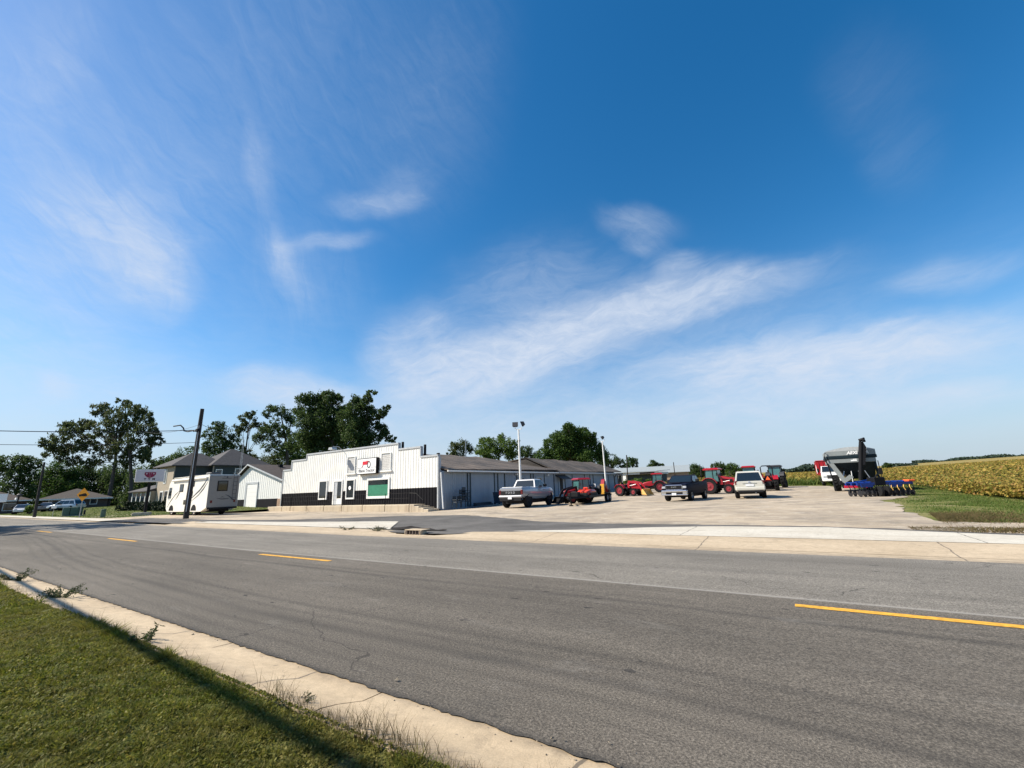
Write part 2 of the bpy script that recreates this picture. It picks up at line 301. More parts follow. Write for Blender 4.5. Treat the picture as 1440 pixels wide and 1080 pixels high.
def gravel_mat():
    m, nt, b = newmat('gravel'); co, x, y = coords(nt)
    n1 = noise(nt, co, .16, 6, .6); n2 = noise(nt, co, 1.3, 7, .75, .8, sc=(.9, .7, 1)); n3 = noise(nt, co, 22, 4, .75); st = noise(nt, co, .42, 6, .68, 1.8, sc=(.55, .85, 1))
    c = mixc(nt, ramp(nt, n1, [(.35, 0.), (.65, 1.)]), (.47, .38, .275), (.31, .25, .18))
    c = mixc(nt, ramp(nt, st, [(.47, 0.), (.62, .75)]), c, (.20, .17, .135)); c = mixc(nt, ramp(nt, n2, [(.5, 0.), (.7, .6)]), c, (.58, .50, .40))
    c = mixc(nt, 1., c, ramp(nt, n3, [(.25, .7), (.5, 1.), (.75, 1.25)]), 'MULTIPLY')
    L(nt, c, b.inputs['Base Color']); b.inputs['Roughness'].default_value = .95; bump(nt, b, math_(nt, 'ADD', n3, math_(nt, 'MULTIPLY', n2, 2.)), .5, .04); return m
def soil_mat(name, cols, scale=.5, fine=30, st=.6):
    m, nt, b = newmat(name); co, x, y = coords(nt)
    n1 = noise(nt, co, scale, 7, .65); n2 = noise(nt, co, fine, 4, .7)
    c = ramp(nt, n1, [(.3+.4*i/(len(cols)-1), k) for i, k in enumerate(cols)]); c = mixc(nt, 1., c, ramp(nt, n2, [(.28, .5), (.5, 1.), (.72, 1.5)]), 'MULTIPLY')
    L(nt, c, b.inputs['Base Color']); b.inputs['Roughness'].default_value = .95; b.inputs['Specular IOR Level'].default_value = .2; bump(nt, b, n2, st, .04); return m
M['asphalt'] = asphalt_mat()
M['kerb_concrete'] = concrete_mat('kerb_concrete', (.56, .435, .285), (.45, .34, .215), 2.6)
M['tan_concrete'] = concrete_mat('tan_concrete', (.49, .39, .27), (.38, .295, .195), 4.5)
M['new_concrete'] = concrete_mat('new_concrete', (.56, .52, .44), (.46, .41, .33), 6.)
M['patch_asphalt'] = soil_mat('patch_asphalt', [(.075, .07, .066), (.12, .113, .105), (.16, .15, .14)], .5, 40, .5)
M['gravel'] = gravel_mat()
M['lawn_soil'] = soil_mat('lawn_soil', [(.06, .07, .015), (.09, .105, .02), (.13, .11, .04)], .9, 40, .9)
M['far_lawn'] = soil_mat('far_lawn', [(.06, .085, .018), (.10, .115, .03), (.16, .14, .05)], .35, 9, .8)
M['verge'] = soil_mat('verge', [(.08, .11, .025), (.15, .15, .04), (.27, .22, .12)], .4, 12, .8)
M['field'] = soil_mat('field', [(.15, .13, .035), (.26, .20, .06), (.32, .22, .09)], .12, 1.2, .6)
M['dark_dirt'] = soil_mat('dark_dirt', [(.02, .017, .014), (.05, .042, .035)], 2, 20, .9)
def grade(lo, hi, n, mid=0, p=2.2):
    t = np.linspace(-1, 1, n); return np.where(t < 0, mid+(mid-lo)*-(np.abs(t)**p), mid+(hi-mid)*np.abs(t)**p)
sheet('ground', np.unique(np.concatenate([grade(-1400, 1600, 90)])), -250, 1900, 160, lambda x, y: -.4+.38*float(sst(28,60,y))+.38*float(sst(9,14,x))*(1-float(sst(28,60,y))), 'field')
RX = np.unique(np.concatenate([np.arange(-20, 8, .045), np.arange(-260, -20, 2.), np.arange(8, 160, 2.)]))
sheet('road', RX, jag(2.65, .014, 3, 6.5, .8, .3), 10.97, 10, lambda x, y: .030-.016*((y-6.8)/4.2)**2, 'asphalt')
# near kerb: rolled concrete, cast in bays
mb = MB(); x = -140.
while x < 60:
    x2 = x+2.6+random.uniform(-.25, .25); g = .006; prof = [(2.02, -.1), (2.02, .098), (2.1, .105), (2.24, .078), (2.46, .016), (2.82, -.004), (2.82, -.1)]
    n = max(1, int(2.6/.4)); rings = []
    for i in range(n+1):
        xx = lerp(x+g, x2-g, i/n); w = random.uniform(-.004, .004); rings.append([(xx, q[0]+w, q[1]+float(zg(xx, 0))+random.uniform(-.002, .002)) for q in prof])
    mb.loft(rings); x = x2
struct(mb.build('kerb', 'kerb_concrete', smooth=True))
lawn_z = lambda x, y: .085+.03*math.sin(x*.9+y*.7)*math.sin(y*1.3+.4)-.02*max(0, 1-y)*.3
sheet('lawn', np.unique(np.concatenate([np.arange(-30, 4, .3), np.arange(-200, -30, 6.), np.arange(4, 60, 6.)])), -60, 2.05, 150, lawn_z, 'lawn_soil')
# far side: gutter and tan apron, then the new pale pavement
sheet('gutter', np.arange(-260, 160, 1.2), 10.9, 11.5, 3, lambda x, y: .010, 'tan_concrete')
sheet('apron', np.arange(-33.5, 100, .5), 11.4, jag(piecewise([(-33.5, 13.0), (-30, 12.6), (-13.6, 12.45), (-13.2, 11.75), (-10.6, 11.75), (-10.2, 12.6), (-7, 13.0), (100, 13.0)]), .05, 5), 5, lambda x, y: .014+.085*max(0, min(1, (y-11.4)/1.5)), 'tan_concrete')
sheet('pavement', np.arange(-8.5, 100, .25), 12.95, piecewise([(-8.5, 13.02), (-6.5, 13.8), (-4.4, 15.0), (-2.5, 15.7), (.5, 15.85), (4.2, 14.5), (8, 14.3), (100, 14.2)]), 4, lambda x, y: .104, 'new_concrete')
sheet('pavement', np.arange(-32, -14.2, .25), piecewise([(-32, 12.4), (-17, 12.55), (-14.3, 12.6)]), piecewise([(-32, 13.3), (-24, 14.3), (-17.4, 15.9), (-14.4, 12.65)]), 4, lambda x, y: .09, 'new_concrete')
sheet('pavement', np.arange(-230, -44, 1.5), 11.45, piecewise([(-230, 12.6), (-48, 13.1), (-44, 14.2)]), 4, lambda x, y: .06, 'new_concrete')
# asphalt drive, gravel lot, lawns, verge
sheet('driveway', np.arange(-46, 60, .25), jag(piecewise([(-46, 11.45), (-32.2, 11.9), (-32, 13.2), (-24, 14.2), (-17.4, 15.8), (-14.4, 12.5), (-13.4, 11.9), (-10.4, 11.9), (-9, 12.9), (-7, 13.6), (-4.4, 14.9), (-2.5, 15.6), (.5, 15.75), (5, 14.4), (60, 14.1)]), .03, 9),
      jag(piecewise([(-46, 14.6), (-34, 14.5), (-27, 15.6), (-21, 19.5), (-17, 20.6), (-13.4, 19.2), (-10, 17.2), (-7, 16.6), (-4, 16.7), (.5, 16.55), (5, 15.2), (60, 14.4)]), .09, 8), 8, lambda x, y: .065, 'patch_asphalt')
lot_edge = jag(piecewise([(12, 6.), (16, 5.2), (18.3, 3.4), (22, 3.2), (26.3, 3.6), (33, 3.9), (38.6, 5.6), (49, 5.2), (58, 4.0), (64.2, 2.6), (68, -1.2), (70, -9), (72, -20), (74, -40)]), .42, 21, .5)
ys = np.concatenate([np.arange(12.35, 74, .5)]); nx = 60; vs = []; fs = []
for yy in ys:
    a, b2 = -62., float(lot_edge(yy))
    for k in range(nx):
        t = (k/(nx-1))**.8; xx = lerp(a, b2, t); vs.append((xx, yy, float(zg(xx, yy))+.045+.012*math.sin(xx*.8+yy*.3)*math.sin(yy*.5)-.24*float(sst(19,25,yy)*sst(-20,-27,xx)*(1-sst(34,40,yy)))))
for i in range(len(ys)-1):
    for j in range(nx-1): fs.append((i*nx+j, i*nx+j+1, (i+1)*nx+j+1, (i+1)*nx+j))
struct(MB().add(vs, fs).build('gravel_lot', 'gravel', smooth=True))
sheet('lawn', np.concatenate([np.arange(-230, -70, 5.), np.arange(-70, -50.9, 1.)]), piecewise([(-230, 12.5), (-56, 13.1), (-51, 15.2)]), 130, 60, .05, 'far_lawn')
sheet('verge', np.concatenate([np.arange(-12, 12, .5), np.arange(12, 90, 4.)]), 14., 90, 120, .02, 'verge')
sheet('gravel_path', np.arange(2.4, 60, .4), jag(17.0, .12, 31), jag(piecewise([(2.4, 18.9), (6, 18.3), (60, 18.0)]), .15, 32), 4, .05, 'gravel')
sheet('dirt', np.arange(-15.6, -11.2, .12), jag(12.62, .05, 41, 2), jag(piecewise([(-15.6, 12.9), (-14, 13.7), (-12.6, 13.3), (-11.2, 12.7)]), .1, 42, 2), 4, lambda x, y: .085+.05*max(0, math.sin(x*5+y*9))*math.sin(y*7), 'dark_dirt')
# yellow lane dashes, each painted 4 mm above the asphalt
for x0 in (-37.3, -25.0, -12.7, -.28):
    x1 = x0+3.15; mb = MB(); n = 24; vs = []
    for i in range(n+1):
        xx = lerp(x0, x1, i/n)
        for yq in (6.56, 6.69): vs.append((xx, yq+random.uniform(-.004, .004), float(zg(xx, 6))+.0345))
    mb.add(vs, [(2*i, 2*i+2, 2*i+3, 2*i+1) for i in range(n)]); struct(mb.build('road_marking', 'yellow_line'))
# storm drain in the far kerb
DR = .5
t = thing('storm_drain', 'open storm drain inlet with dark grille in the far kerb', 'drain', (-12.05, 11.55, 0))
mb = MB(); mb.box(-.42, .1, -.02, -.34, .45, .17, .03); mb.box(.34, .1, -.02, .42, .45, .17, .03); mb.box(-.44, .14, .171, .44, .6, .195, .01); mb.build('inlet_frame', 'tan_concrete', t)
MB().box(-.335, .2, -.01, .335, .4, .168).build('opening', 'black', t)
mb = MB()
for i in range(5): mb.box(-.3+i*.15-.025, .12, -.01, -.3+i*.15+.025, .15, .165)
mb.build('grille', 'ranch_brick', t)
# ================================================================== VEGETATION
def leaf_quads(P, Nn, size, stretch=1.5, up=0., droop=0.):
    """rhombic leaf clumps at points P"""
    k = len(P); a = rng.normal(size=(k, 3)); a[:, 2] = a[:, 2]*.8-droop; a /= np.linalg.norm(a, axis=1)[:, None]
    n = rng.normal(size=(k, 3)); n[:, 2] += up; b = np.cross(n, a); b /= np.linalg.norm(b, axis=1)[:, None]+1e-9
    s = size*rng.uniform(.55, 1.35, (k, 1))
    return np.stack([P-a*s*stretch*.5, P+b*s*.42, P+a*s*stretch*.5, P-b*s*.42], 1)
def blob_points(c, r, n, squash=1., shell=.55):
    """clumps through a ball: clusters, so that light and dark lumps and gaps show"""
    nc = max(5, n//22); d = rng.normal(size=(nc, 3)); d /= np.linalg.norm(d, axis=1)[:, None]
    rad = r*(shell+(1.08-shell)*rng.random((nc, 1))**.7); cc = d*rad
    per = n//nc+1; p = np.repeat(cc, per, 0)+rng.normal(size=(nc*per, 3))*r*.17
    p[:, 2] *= squash; return p+np.array(c)
def limb(mb, a, b, r0, r1, bend=.12, n=5):
    a, b = Vector(a), Vector(b); ln = (b-a).length; o = Vector((random.uniform(-1, 1), random.uniform(-1, 1), random.uniform(-.2, .6)))*ln*bend
    pts = [a.lerp(b, i/n)+o*math.sin(PI*i/n) for i in range(n+1)]
    mb.tube(pts, [lerp(r0, r1, i/n) for i in range(n+1)], 7); return pts
def tree(label, leaf, base_px, depth, blobs, cat='tree', name='tree', leafsize=.25, dens=1.5, droop=0., group=None, trunks=None, trunk_r=.32, spread=.55, shell=.5, squash=1., stretch=1.5):
    """base_px: where the trunk stands; blobs: crown lumps measured in the photograph, built at the tree's own distance as balls with their own depth"""
    bx = deep(base_px[0], base_px[1], depth); gz = float(zg(bx.x, bx.y)); t = thing(name, label, cat, (bx.x, bx.y, gz), 0, group)
    o = Vector((bx.x, bx.y, gz)); k = depth/F; view = Vector((-.54, .84, 0)); Q = []; cs = []
    rmax = max(b[2] for b in blobs)
    for (px, py, r) in blobs:
        rr = r*k; dd = random.uniform(-1, 1)*spread*rmax*k*1.6
        c = deep(px, py, depth+dd); c = c-o; rr *= (depth+dd)/depth; cs.append((c, rr))
        for _ in range(2):
            e_ = Vector((random.uniform(-1, 1), random.uniform(-1, 1), random.uniform(-.9, .8)))*rr*1.05; r2 = rr*random.uniform(.35, .6); Q.append(leaf_quads(blob_points(c+e_, r2, int(dens*120*(r2/leafsize/2.2)**1.7)+24, squash, shell*.6), None, leafsize*.85, stretch, droop=droop))
        n = int(dens*1.15*95*(rr/leafsize/2.2)**1.75)+30
        Q.append(leaf_quads(blob_points(c, rr, n, squash, shell), None, leafsize, stretch, droop=droop))
    fastmesh('crown', np.concatenate(Q), 4, LEAF[leaf], t)
    mb = MB(); roots = trunks or [base_px[0]]; stems = []
    for q in roots:
        b0 = deep(q, base_px[1], depth)-o; b0.z = -.1
        near = sorted(cs, key=lambda c: (c[0].x-b0.x)**2+(c[0].y-b0.y)**2)[:max(3, len(cs)//2)]
        top = max(near, key=lambda c: c[0].z)[0]; low = min(c[0].z for c in cs)
        fork = b0.lerp(Vector((top.x, top.y, top.z)), .34); fork.z = max(fork.z, min(low+.5, top.z*.6))
        p = limb(mb, b0, fork, trunk_r*1.15, trunk_r*.8, .03); limb(mb, fork, top, trunk_r*.78, trunk_r*.16, .06, 7); stems.append((fork, top))
    for c, rr in cs:
        f, tp = min(stems, key=lambda s_: (s_[0]-c).length); s0 = f.lerp(tp, random.uniform(0, .45)) if c.z > f.z else f.lerp(Vector((0, 0, f.z*.7)), .2)
        r0 = trunk_r*min(.5, .16+rr*.06); pts = limb(mb, s0, c, r0, r0*.3, .10)
        for _ in range(3):
            d = Vector((random.uniform(-1, 1), random.uniform(-1, 1), random.uniform(-.3, 1))).normalized()*rr*.95; limb(mb, c.lerp(s0, random.uniform(0, .4)), c+d, r0*.35, r0*.1, .1, 3)
    mb.build('trunk', 'bark', t, True); return t
tree('tall loose crowned feathery tree rising behind the low ranch house, twin trunks', 'olive', (172, 706), 82,
     [(70,634,8),(66,622,7),(88,640,9),(92,600,8),(108,646,9),(120,618,10),(128,600,9),(158,618,11),(172,606,10),(176,570,8),(204,640,8),(218,606,7),(186,634,9),(84,618,11),(100,606,12),(74,632,9),(116,632,10),(112,596,8),(150,604,13),(136,578,10),(150,574,9),(166,588,12),(182,578,11),(197,580,11),(210,590,9),(202,604,12),(192,622,13),(212,622,9),(222,618,8),(166,632,12),(128,652,10),(146,638,11),(178,650,12),(100,628,9),(205,640,9),(184,598,10)], leafsize=.22, droop=1.5, stretch=2.6, trunks=[152, 184], trunk_r=.3, dens=.48, shell=.2, spread=.9)
tree('flat topped dark tree at the far left edge, behind the grey ranch house', 'dark', (22, 706), 88, [(10,652,11),(28,650,11),(46,651,9),(0,668,12),(22,668,10),(40,674,11),(10,690,14),(34,694,12),(54,655,5),(-12,655,12)], dens=1.1)
tree('broad green tree rising behind the left end of the brown roofed ranch house', 'mid', (68, 712), 96, [(66,672,15),(84,662,14),(80,684,16),(98,672,14),(54,688,12),(60,702,12),(44,700,9),(106,690,12)], trunk_r=.25, dens=1.2)
tree('dark shaded tree standing behind the brown roofed ranch house', 'dark', (118, 706), 100, [(95,684,15),(80,694,14),(148,668,14),(110,672,17),(135,680,17),(125,700,16),(150,690,17),(100,694,16),(165,668,13)], dens=1.3)
tree('dark shaded tree between the ranch house and the two storey house', 'dark', (200, 706), 98, [(175,690,18),(200,672,17),(212,690,18),(190,702,16),(222,660,11),(160,705,14),(232,652,9)], dens=1.3)
tree('low rounded green tree behind the two storey house roof', 'mid', (250, 690), 110, [(246,646,9),(262,640,11),(236,654,8),(276,648,9),(258,656,11)], dens=1.2)
tree('dense tree behind the roof of the two storey house, right of the utility pole', 'dark', (312, 700), 98, [(308,598,8),(300,608,9),(316,612,11),(296,626,10),(312,630,14),(330,622,9),(288,640,9),(304,650,14),(326,646,13),(270,650,8),(338,640,8)], dens=1.1)
tree('slender open tree with a bare forking trunk behind the radio mast', 'olive', (338, 700), 102, [(344,588,8),(352,582,6),(336,598,7),(348,602,7),(362,594,7),(370,600,6),(334,608,5),(346,640,9),(352,656,10)], trunk_r=.3, dens=.9, leafsize=.3)
tree('open crowned tree with visible branches above the dark roofed garage', 'dark', (404, 700), 97, [(380,574,7),(374,582,6),(394,578,9),(404,584,9),(410,592,7),(386,596,8),(372,608,10),(386,612,10),(398,606,8),(362,616,8),(378,628,9),(396,630,9),(408,612,7)], trunk_r=.35, dens=.95, shell=.4)
tree('tallest dark spreading tree behind the left half of the stepped shop front', 'dark', (468, 690), 88, [(426,562,9),(420,578,8),(438,560,8),(450,560,9),(464,558,9),(474,562,8),(430,590,14),(448,584,14),(466,586,14),(440,608,16),(462,610,16),(480,602,14),(424,622,14),(448,630,15),(474,626,14),(484,580,11),(456,572,12),(442,574,12),(456,600,15),(440,622,14),(486,618,13)], trunk_r=.38, dens=1.7)
tree('spreading dark tree with a leaning limb behind the peak of the shop front', 'dark', (502, 690), 84, [(498,566,9),(508,572,9),(516,562,7),(521,553,6),(490,590,13),(506,592,12),(520,578,8),(496,612,13),(512,612,11),(528,584,7),(540,578,7),(546,574,4),(530,598,7),(538,604,8),(542,612,7),(524,616,9),(551,617,5),(505,625,12),(494,578,10),(500,600,12),(514,590,10),(508,630,12),(526,632,9)], trunk_r=.36, dens=1.6)
tree('olive green understorey tree behind the dark roofed garage', 'olive', (385, 700), 108, [(350,660,12),(368,655,13),(388,650,13),(404,656,13),(372,668,13),(395,668,13),(335,664,10)], dens=1.2)
tree('dark green understorey tree just left of the stepped shop front', 'mid', (425, 700), 106, [(412,640,13),(428,645,13),(418,658,13),(404,632,9),(440,652,12)], dens=1.2)
tree('small rounded olive tree behind the shop roof near the vent pipe', 'olive', (648, 690), 112, [(640,628,7),(652,626,8),(646,636,8),(659,632,6),(634,636,5)], dens=1.2)
tree('bushy bright green tree behind the middle of the shop roof', 'light', (700, 690), 108, [(674,632,7),(686,626,9),(700,628,11),(712,628,11),(694,638,10),(716,638,9),(680,640,8),(678,620,5),(705,616,6)], dens=1.3)
tree('low dull green tree behind the shop roof right of the near floodlight', 'dark', (742, 690), 115, [(731,634,6),(742,634,7),(752,640,6),(736,642,7),(748,646,7),(722,640,6)], dens=1.2)
tree('big rounded dense green tree between the two floodlight poles', 'mid', (804, 690), 104, [(800,611,10),(788,618,10),(812,610,9),(776,628,10),(764,640,9),(798,626,14),(818,622,12),(830,618,8),(838,632,10),(782,642,12),(808,640,14),(828,642,12),(846,642,8),(770,648,8),(822,606,5),(800,604,8),(792,632,12),(812,634,13),(822,644,11),(790,648,11)], dens=2.0, shell=.65)
tree('dark tree sloping down behind the far floodlight pole', 'dark', (862, 690), 125, [(850,642,8),(862,648,8),(872,652,6),(856,654,8),(846,652,8)], dens=1.3)
tree('small green tree beside the thin pole above the white building', 'mid', (888, 690), 140, [(886,650,6),(892,649,5),(882,655,5),(893,655,4)], dens=1.3)
tree('small dark treetop poking over the grey roofed building', 'dark', (920, 690), 170, [(918,652,4.5),(923,655,5),(930,656,4),(914,657,4)], dens=1.4)
tree('round dark tree right of the grey roofed building', 'dark', (975, 690), 160, [(968,662,5),(976,658,6),(984,661,6),(976,667,7),(989,667,5)], dens=1.5)
tree('dark tree behind the cab of the red tractor beside the navy pickup', 'dark', (1010, 690), 150, [(1004,657,5),(1012,656,6),(1020,659,5),(1010,664,7)], dens=1.5)
tree('dark green tree behind the gap between the red tractor and the silver wagon', 'mid', (1030, 690), 145, [(1027,656,5),(1033,659,6),(1038,664,5),(1028,666,6),(1043,662,4)], dens=1.5)
tree('lone small rounded tree standing in the field right of the grain cart', 'dark', (1248, 664), 260, [(1247,656,4.2),(1252,658,3.6),(1243,659,3.2),(1249,660,4)], dens=2.2, leafsize=.5)
# off to the left beside the camera: the trees whose shade lies across the road
def offtree(loc, blobs, label):
    t = thing('tree', label, 'tree', loc); fastmesh('crown', np.concatenate([leaf_quads(blob_points(c, r, 420, 1, .3), None, .5) for c, r in blobs]), 4, LEAF['mid'], t)
    mb = MB(); limb(mb, (0, 0, -.1), (.3, 0, 8), .4, .3, .03)
    for c, r in blobs: limb(mb, (.3, 0, random.uniform(5, 8)), c, .2, .05)
    mb.build('trunk', 'bark', t, True)
offtree((-57, -4.5, .2), [((0,0,14),3.6),((3.5,1,12),3),((-4,1,13),3.4),((1,-3,16),3),((-2,3,17),2.8),((5,-2,15),2.4),((2,2,19),2.4),((-6,-2,16),3)], 'tall leafy roadside tree casting shade across the road')
offtree((-63, -8.5, .2), [((0,0,12),3.6),((3,1,15),3),((-3,2,14),3.2),((0,-2,17),2.6),((4,-2,11),2.6)], 'shorter leafy roadside tree beside the tall one casting shade')
# shrubs by the houses
def shrub(label, px, py, depth, blobs, leaf='bush', size=.16, group=None):
    b = deep(px, py, depth); z = float(zg(b.x, b.y)); o = Vector((b.x, b.y, z)); t = thing('shrub', label, 'shrub', o, 0, group); Q = []; mb = MB(); k = depth/F
    for q, w, r in blobs:
        c = deep(q, w, depth+random.uniform(-.6, .6))-o; rr = r*k; Q.append(leaf_quads(blob_points(c, rr, int(150+420*rr), .95, .75), None, size)); limb(mb, (0, 0, 0), c, .05, .02)
    fastmesh('foliage', np.concatenate(Q), 4, LEAF[leaf], t); mb.build('stem', 'bark', t)
shrub('low clipped dark shrub at the left end of the house hedge', 172, 720, 56, [(172,715,6),(180,714,6),(166,718,4)])
shrub('rounded dark shrub between the low shrub and the pylon sign post', 190, 721, 55, [(184,713,7),(192,711,7),(197,715,6),(188,718,6)])
shrub('broad dark shrub behind the pylon sign base', 212, 721, 53, [(206,714,7),(216,713,7),(212,718,6)])
shrub('tall dark shrub beside the front of the motorhome', 230, 721, 52, [(224,713,7),(232,712,8),(238,714,8),(229,718,6)])
shrub('small yellowish bush at the foot of the far leaning utility pole', 42, 719, 62, [(41,715,4),(45,713,3),(38,717,2.5)], 'light', .14)
shrub('green bush in front of the white building behind the red tractors', 905, 688, 66, [(884,682,6),(893,680,6),(902,678,5),(912,679,5),(880,686,5),(898,685,6)], 'light', .2)
# ---------------------------------------------------------------- grass, weeds and crops
def blades(x, y, z, h, w, lean, m, name, split=False):
    n = len(x); a = rng.uniform(0, 2*PI, n); ca, sa = np.cos(a), np.sin(a); l = rng.normal(0, 1, (n, 2))*lean[:, None]
    b = np.stack([x, y, z], 1); s = np.stack([ca*w, sa*w, np.zeros(n)], 1); tip = b+np.stack([l[:, 0], l[:, 1], h], 1); midp = b+np.stack([l[:, 0]*.34, l[:, 1]*.34, h*.55], 1)
    k = n; vv = np.stack([b-s, b+s, midp+s*.8, midp-s*.8, tip], 1).reshape(-1, 3); base = np.arange(k)[:, None]*5       # lower quad and upper triangle share an edge
    li = np.concatenate([base+0, base+1, base+2, base+3, base+3, base+2, base+4], 1).ravel(); ls = (np.arange(k)[:, None]*7+np.array([[0, 4]])).ravel(); me = D.meshes.new(name)
    me.vertices.add(k*5); me.vertices.foreach_set('co', vv.astype(np.float32).ravel()); me.loops.add(k*7); me.loops.foreach_set('vertex_index', li.astype(np.int32)); me.polygons.add(k*2); me.polygons.foreach_set('loop_start', ls.astype(np.int32))
    me.update(); me.validate(); me.materials.append(m); o = link(name, me); o['kind'] = 'stuff'; return o
M['grass'] = leafmat('grass', [(.07, .095, .010), (.125, .148, .016), (.185, .19, .028), (.24, .20, .05)], .45)
def patchy(m):
    nt = m.node_tree; b = nt.nodes['Principled BSDF']; src = b.inputs['Base Color'].links[0].from_socket; tc = N(nt, 'ShaderNodeTexCoord'); co = tc.outputs['Object']
    c = mixc(nt, ramp(nt, noise(nt, co, .9, 4, .6), [(.4, 0.), (.7, .6)]), src, (.19, .16, .045)); c = mixc(nt, 1., c, ramp(nt, noise(nt, co, 7., 4, .7), [(.3, .55), (.5, 1.), (.72, 1.35)]), 'MULTIPLY')
    L(nt, c, b.inputs['Base Color']); tr = [n for n in nt.nodes if n.type == 'BSDF_TRANSLUCENT'][0]; L(nt, c, tr.inputs[0])
patchy(M['grass'])
M['dry_grass'] = leafmat('dry_grass', [(.10, .075, .03), (.16, .11, .05), (.08, .09, .025)], .3)
M['verge_grass'] = leafmat('verge_grass', [(.06, .11, .02), (.10, .155, .03), (.16, .18, .045)], .4)
M['soy'] = leafmat('soy', [(.08, .11, .02), (.19, .18, .035), (.32, .24, .045), (.40, .28, .07), (.27, .15, .05)], .35)
M['weed'] = leafmat('weed', [(.03, .06, .015), (.06, .085, .025), (.10, .10, .04)], .3)
# lawn blades: dense and short close by, larger and sparser further off, with patchy height
def lawnpts(n, x0, x1, y0, y1):
    x = rng.uniform(x0, x1, n); y = rng.uniform(y0, y1, n); k = y < 2.02; return x[k], y[k]
allb = []
for n, x0, x1, y0, y1, h, w in ((230000, -5.2, .2, .2, 2.24, .032, .0036), (170000, -10, -5.2, .2, 2.24, .036, .005), (60000, -20, -10, .3, 2.24, .038, .009), (16000, -60, -20, -2, 2.24, .05, .03), (40000, -9, .5, -1.6, .25, .04, .006)):
    x, y = lawnpts(n, x0, x1, y0, y1); z = np.array([.085])+.03*np.sin(x*.9+y*.7)*np.sin(y*1.3+.4)-.006*np.clip(1-y, 0, 9)+.005*np.clip(-14-x, 0, 80)-.012
    pat = np.sin(x*13.1+2*np.sin(y*9.3))*np.sin(y*14.7+1.5*np.sin(x*7.9)); pat = pat+.5*np.sin(x*5.1+2*np.sin(y*4.3))*np.sin(y*6.7+1.5*np.sin(x*3.9)); pat2 = np.sin(x*1.3+y*2.1)*np.sin(y*1.7-x*.6)
    hh = h*rng.uniform(.5, 1.4, len(x))*np.clip(1+.5*pat+.22*pat2, .15, 3); edge = np.clip((y-1.82)/.2, 0, 1); hh *= 1+.8*edge*(np.sin(x*2.3)+np.sin(x*.8+1)>.2)
    allb.append((x, y, z, hh, np.full(len(x), w)*rng.uniform(.6, 1.4, len(x)), hh*.75))
blades(*[np.concatenate([a[i] for a in allb]) for i in range(6)], M['grass'], 'grass')
# clover and broad leaves in loose clumps between the blades
n = 5200; cx = rng.uniform(-9, .2, n); cy = rng.uniform(-.9, 2.2, n); k = 16; x = np.repeat(cx, k)+rng.normal(0, .05, n*k); y = np.minimum(np.repeat(cy, k)+rng.normal(0, .05, n*k), 2.03)
z = .085+.03*np.sin(x*.9+y*.7)*np.sin(y*1.3+.4)-.006*np.clip(1-y, 0, 9)+rng.uniform(.008, .04, n*k); o = fastmesh('clover', leaf_quads(np.stack([x, y, z], 1), None, .016, 1.2, up=2.), 4, M['grass']); o['kind'] = 'stuff'
# grit, asphalt crumbs and dead leaves lying along the kerb
n = 210; x = -.4-rng.random(n)**1.6*16; y = np.where(rng.random(n) < .7, 2.66+rng.normal(0, .05, n), rng.uniform(2.32, 3.3, n)); s = rng.uniform(.003, .010, n)*np.where(rng.random(n) < .06, 2.2, 1.); z = np.where(y < 2.62, np.interp(y, [2.1, 2.24, 2.46, 2.62], [.105, .078, .016, .008]), .028)+.002
th = rng.uniform(0, 6.28, n); q = [np.stack([x+s*np.cos(th+a)*k1, y+s*np.sin(th+a)*k1, z+s*h], 1) for a, k1, h in ((0, 1, 0), (2.1, .8, 0), (4.2, 1.1, 0), (1., .3, .7))]; tri = np.concatenate([np.stack([q[a], q[b_], q[3]], 1) for a, b_ in ((0, 1), (1, 2), (2, 0))])
o = fastmesh('grit', tri, 3, mat('grit', (.18, .15, .11), .95, var=.6, scale=30)); o['kind'] = 'stuff'
# taller seed heads leaning over the kerb edge
n = 1300; x = np.where(rng.random(n) < .75, rng.uniform(-3.6, -.6, n), rng.uniform(-14, -.6, n)); y = 2.05+rng.normal(0, .04, n); hh = rng.uniform(.05, .15, n)*np.clip(1.1+np.sin(x*4.7)*.5, .4, 1.5)
blades(x, y, np.full(n, .08), hh, np.full(n, .0016), hh*.42, M['dry_grass'], 'tall_grass')
def weed(label, x, y, s, n, spread):
    t = thing('weed', label, 'weed', (x, y, .04+float(zg(x, y)))); mb = MB(); Q = []
    for i in range(n):
        a = random.uniform(0, 2*PI); l = s*random.uniform(.5, 1); d = Vector((math.cos(a)*spread, math.sin(a)*spread*.7, 0)); pts = [Vector((0, 0, 0))+d*.15, d*.5+Vector((0, 0, l*.55)), d*random.uniform(.9, 1.3)+Vector((0, 0, l))]
        mb.tube(pts, [.006, .004, .002], 4)
        k = 46; u = rng.random((k, 1)); P = np.array(pts[0])*(1-u)**2+2*u*(1-u)*np.array(pts[1])+u*u*np.array(pts[2])+rng.normal(size=(k, 3))*.028*s/.3; Q.append(leaf_quads(P, None, .022*s/.3, 3.))
    fastmesh('foliage', np.concatenate(Q), 4, M['weed'], t); mb.build('stem', 'bark', t)
weed('bushy dark weed growing over the near kerb, second from the left edge', -10.6, 2.33, .2, 20, .36)
weed('weed clump on the near kerb at the left edge of the frame', -14.0, 2.33, .2, 16, .36)
weed('small weed sprouting from the near kerb joint in the lawn edge', -6.15, 2.06, .2, 8, .16)
weed('flat tuft of weeds spilling over the near kerb in front of the camera', -3.3, 2.06, .11, 8, .16)
weed('sparse dead weed in the gutter of the far kerb at the right', 5.9, 11.5, .14, 8, .3)
weed('low scrubby weed on the dirt beside the storm drain', -14.6, 12.2, .22, 10, .4)
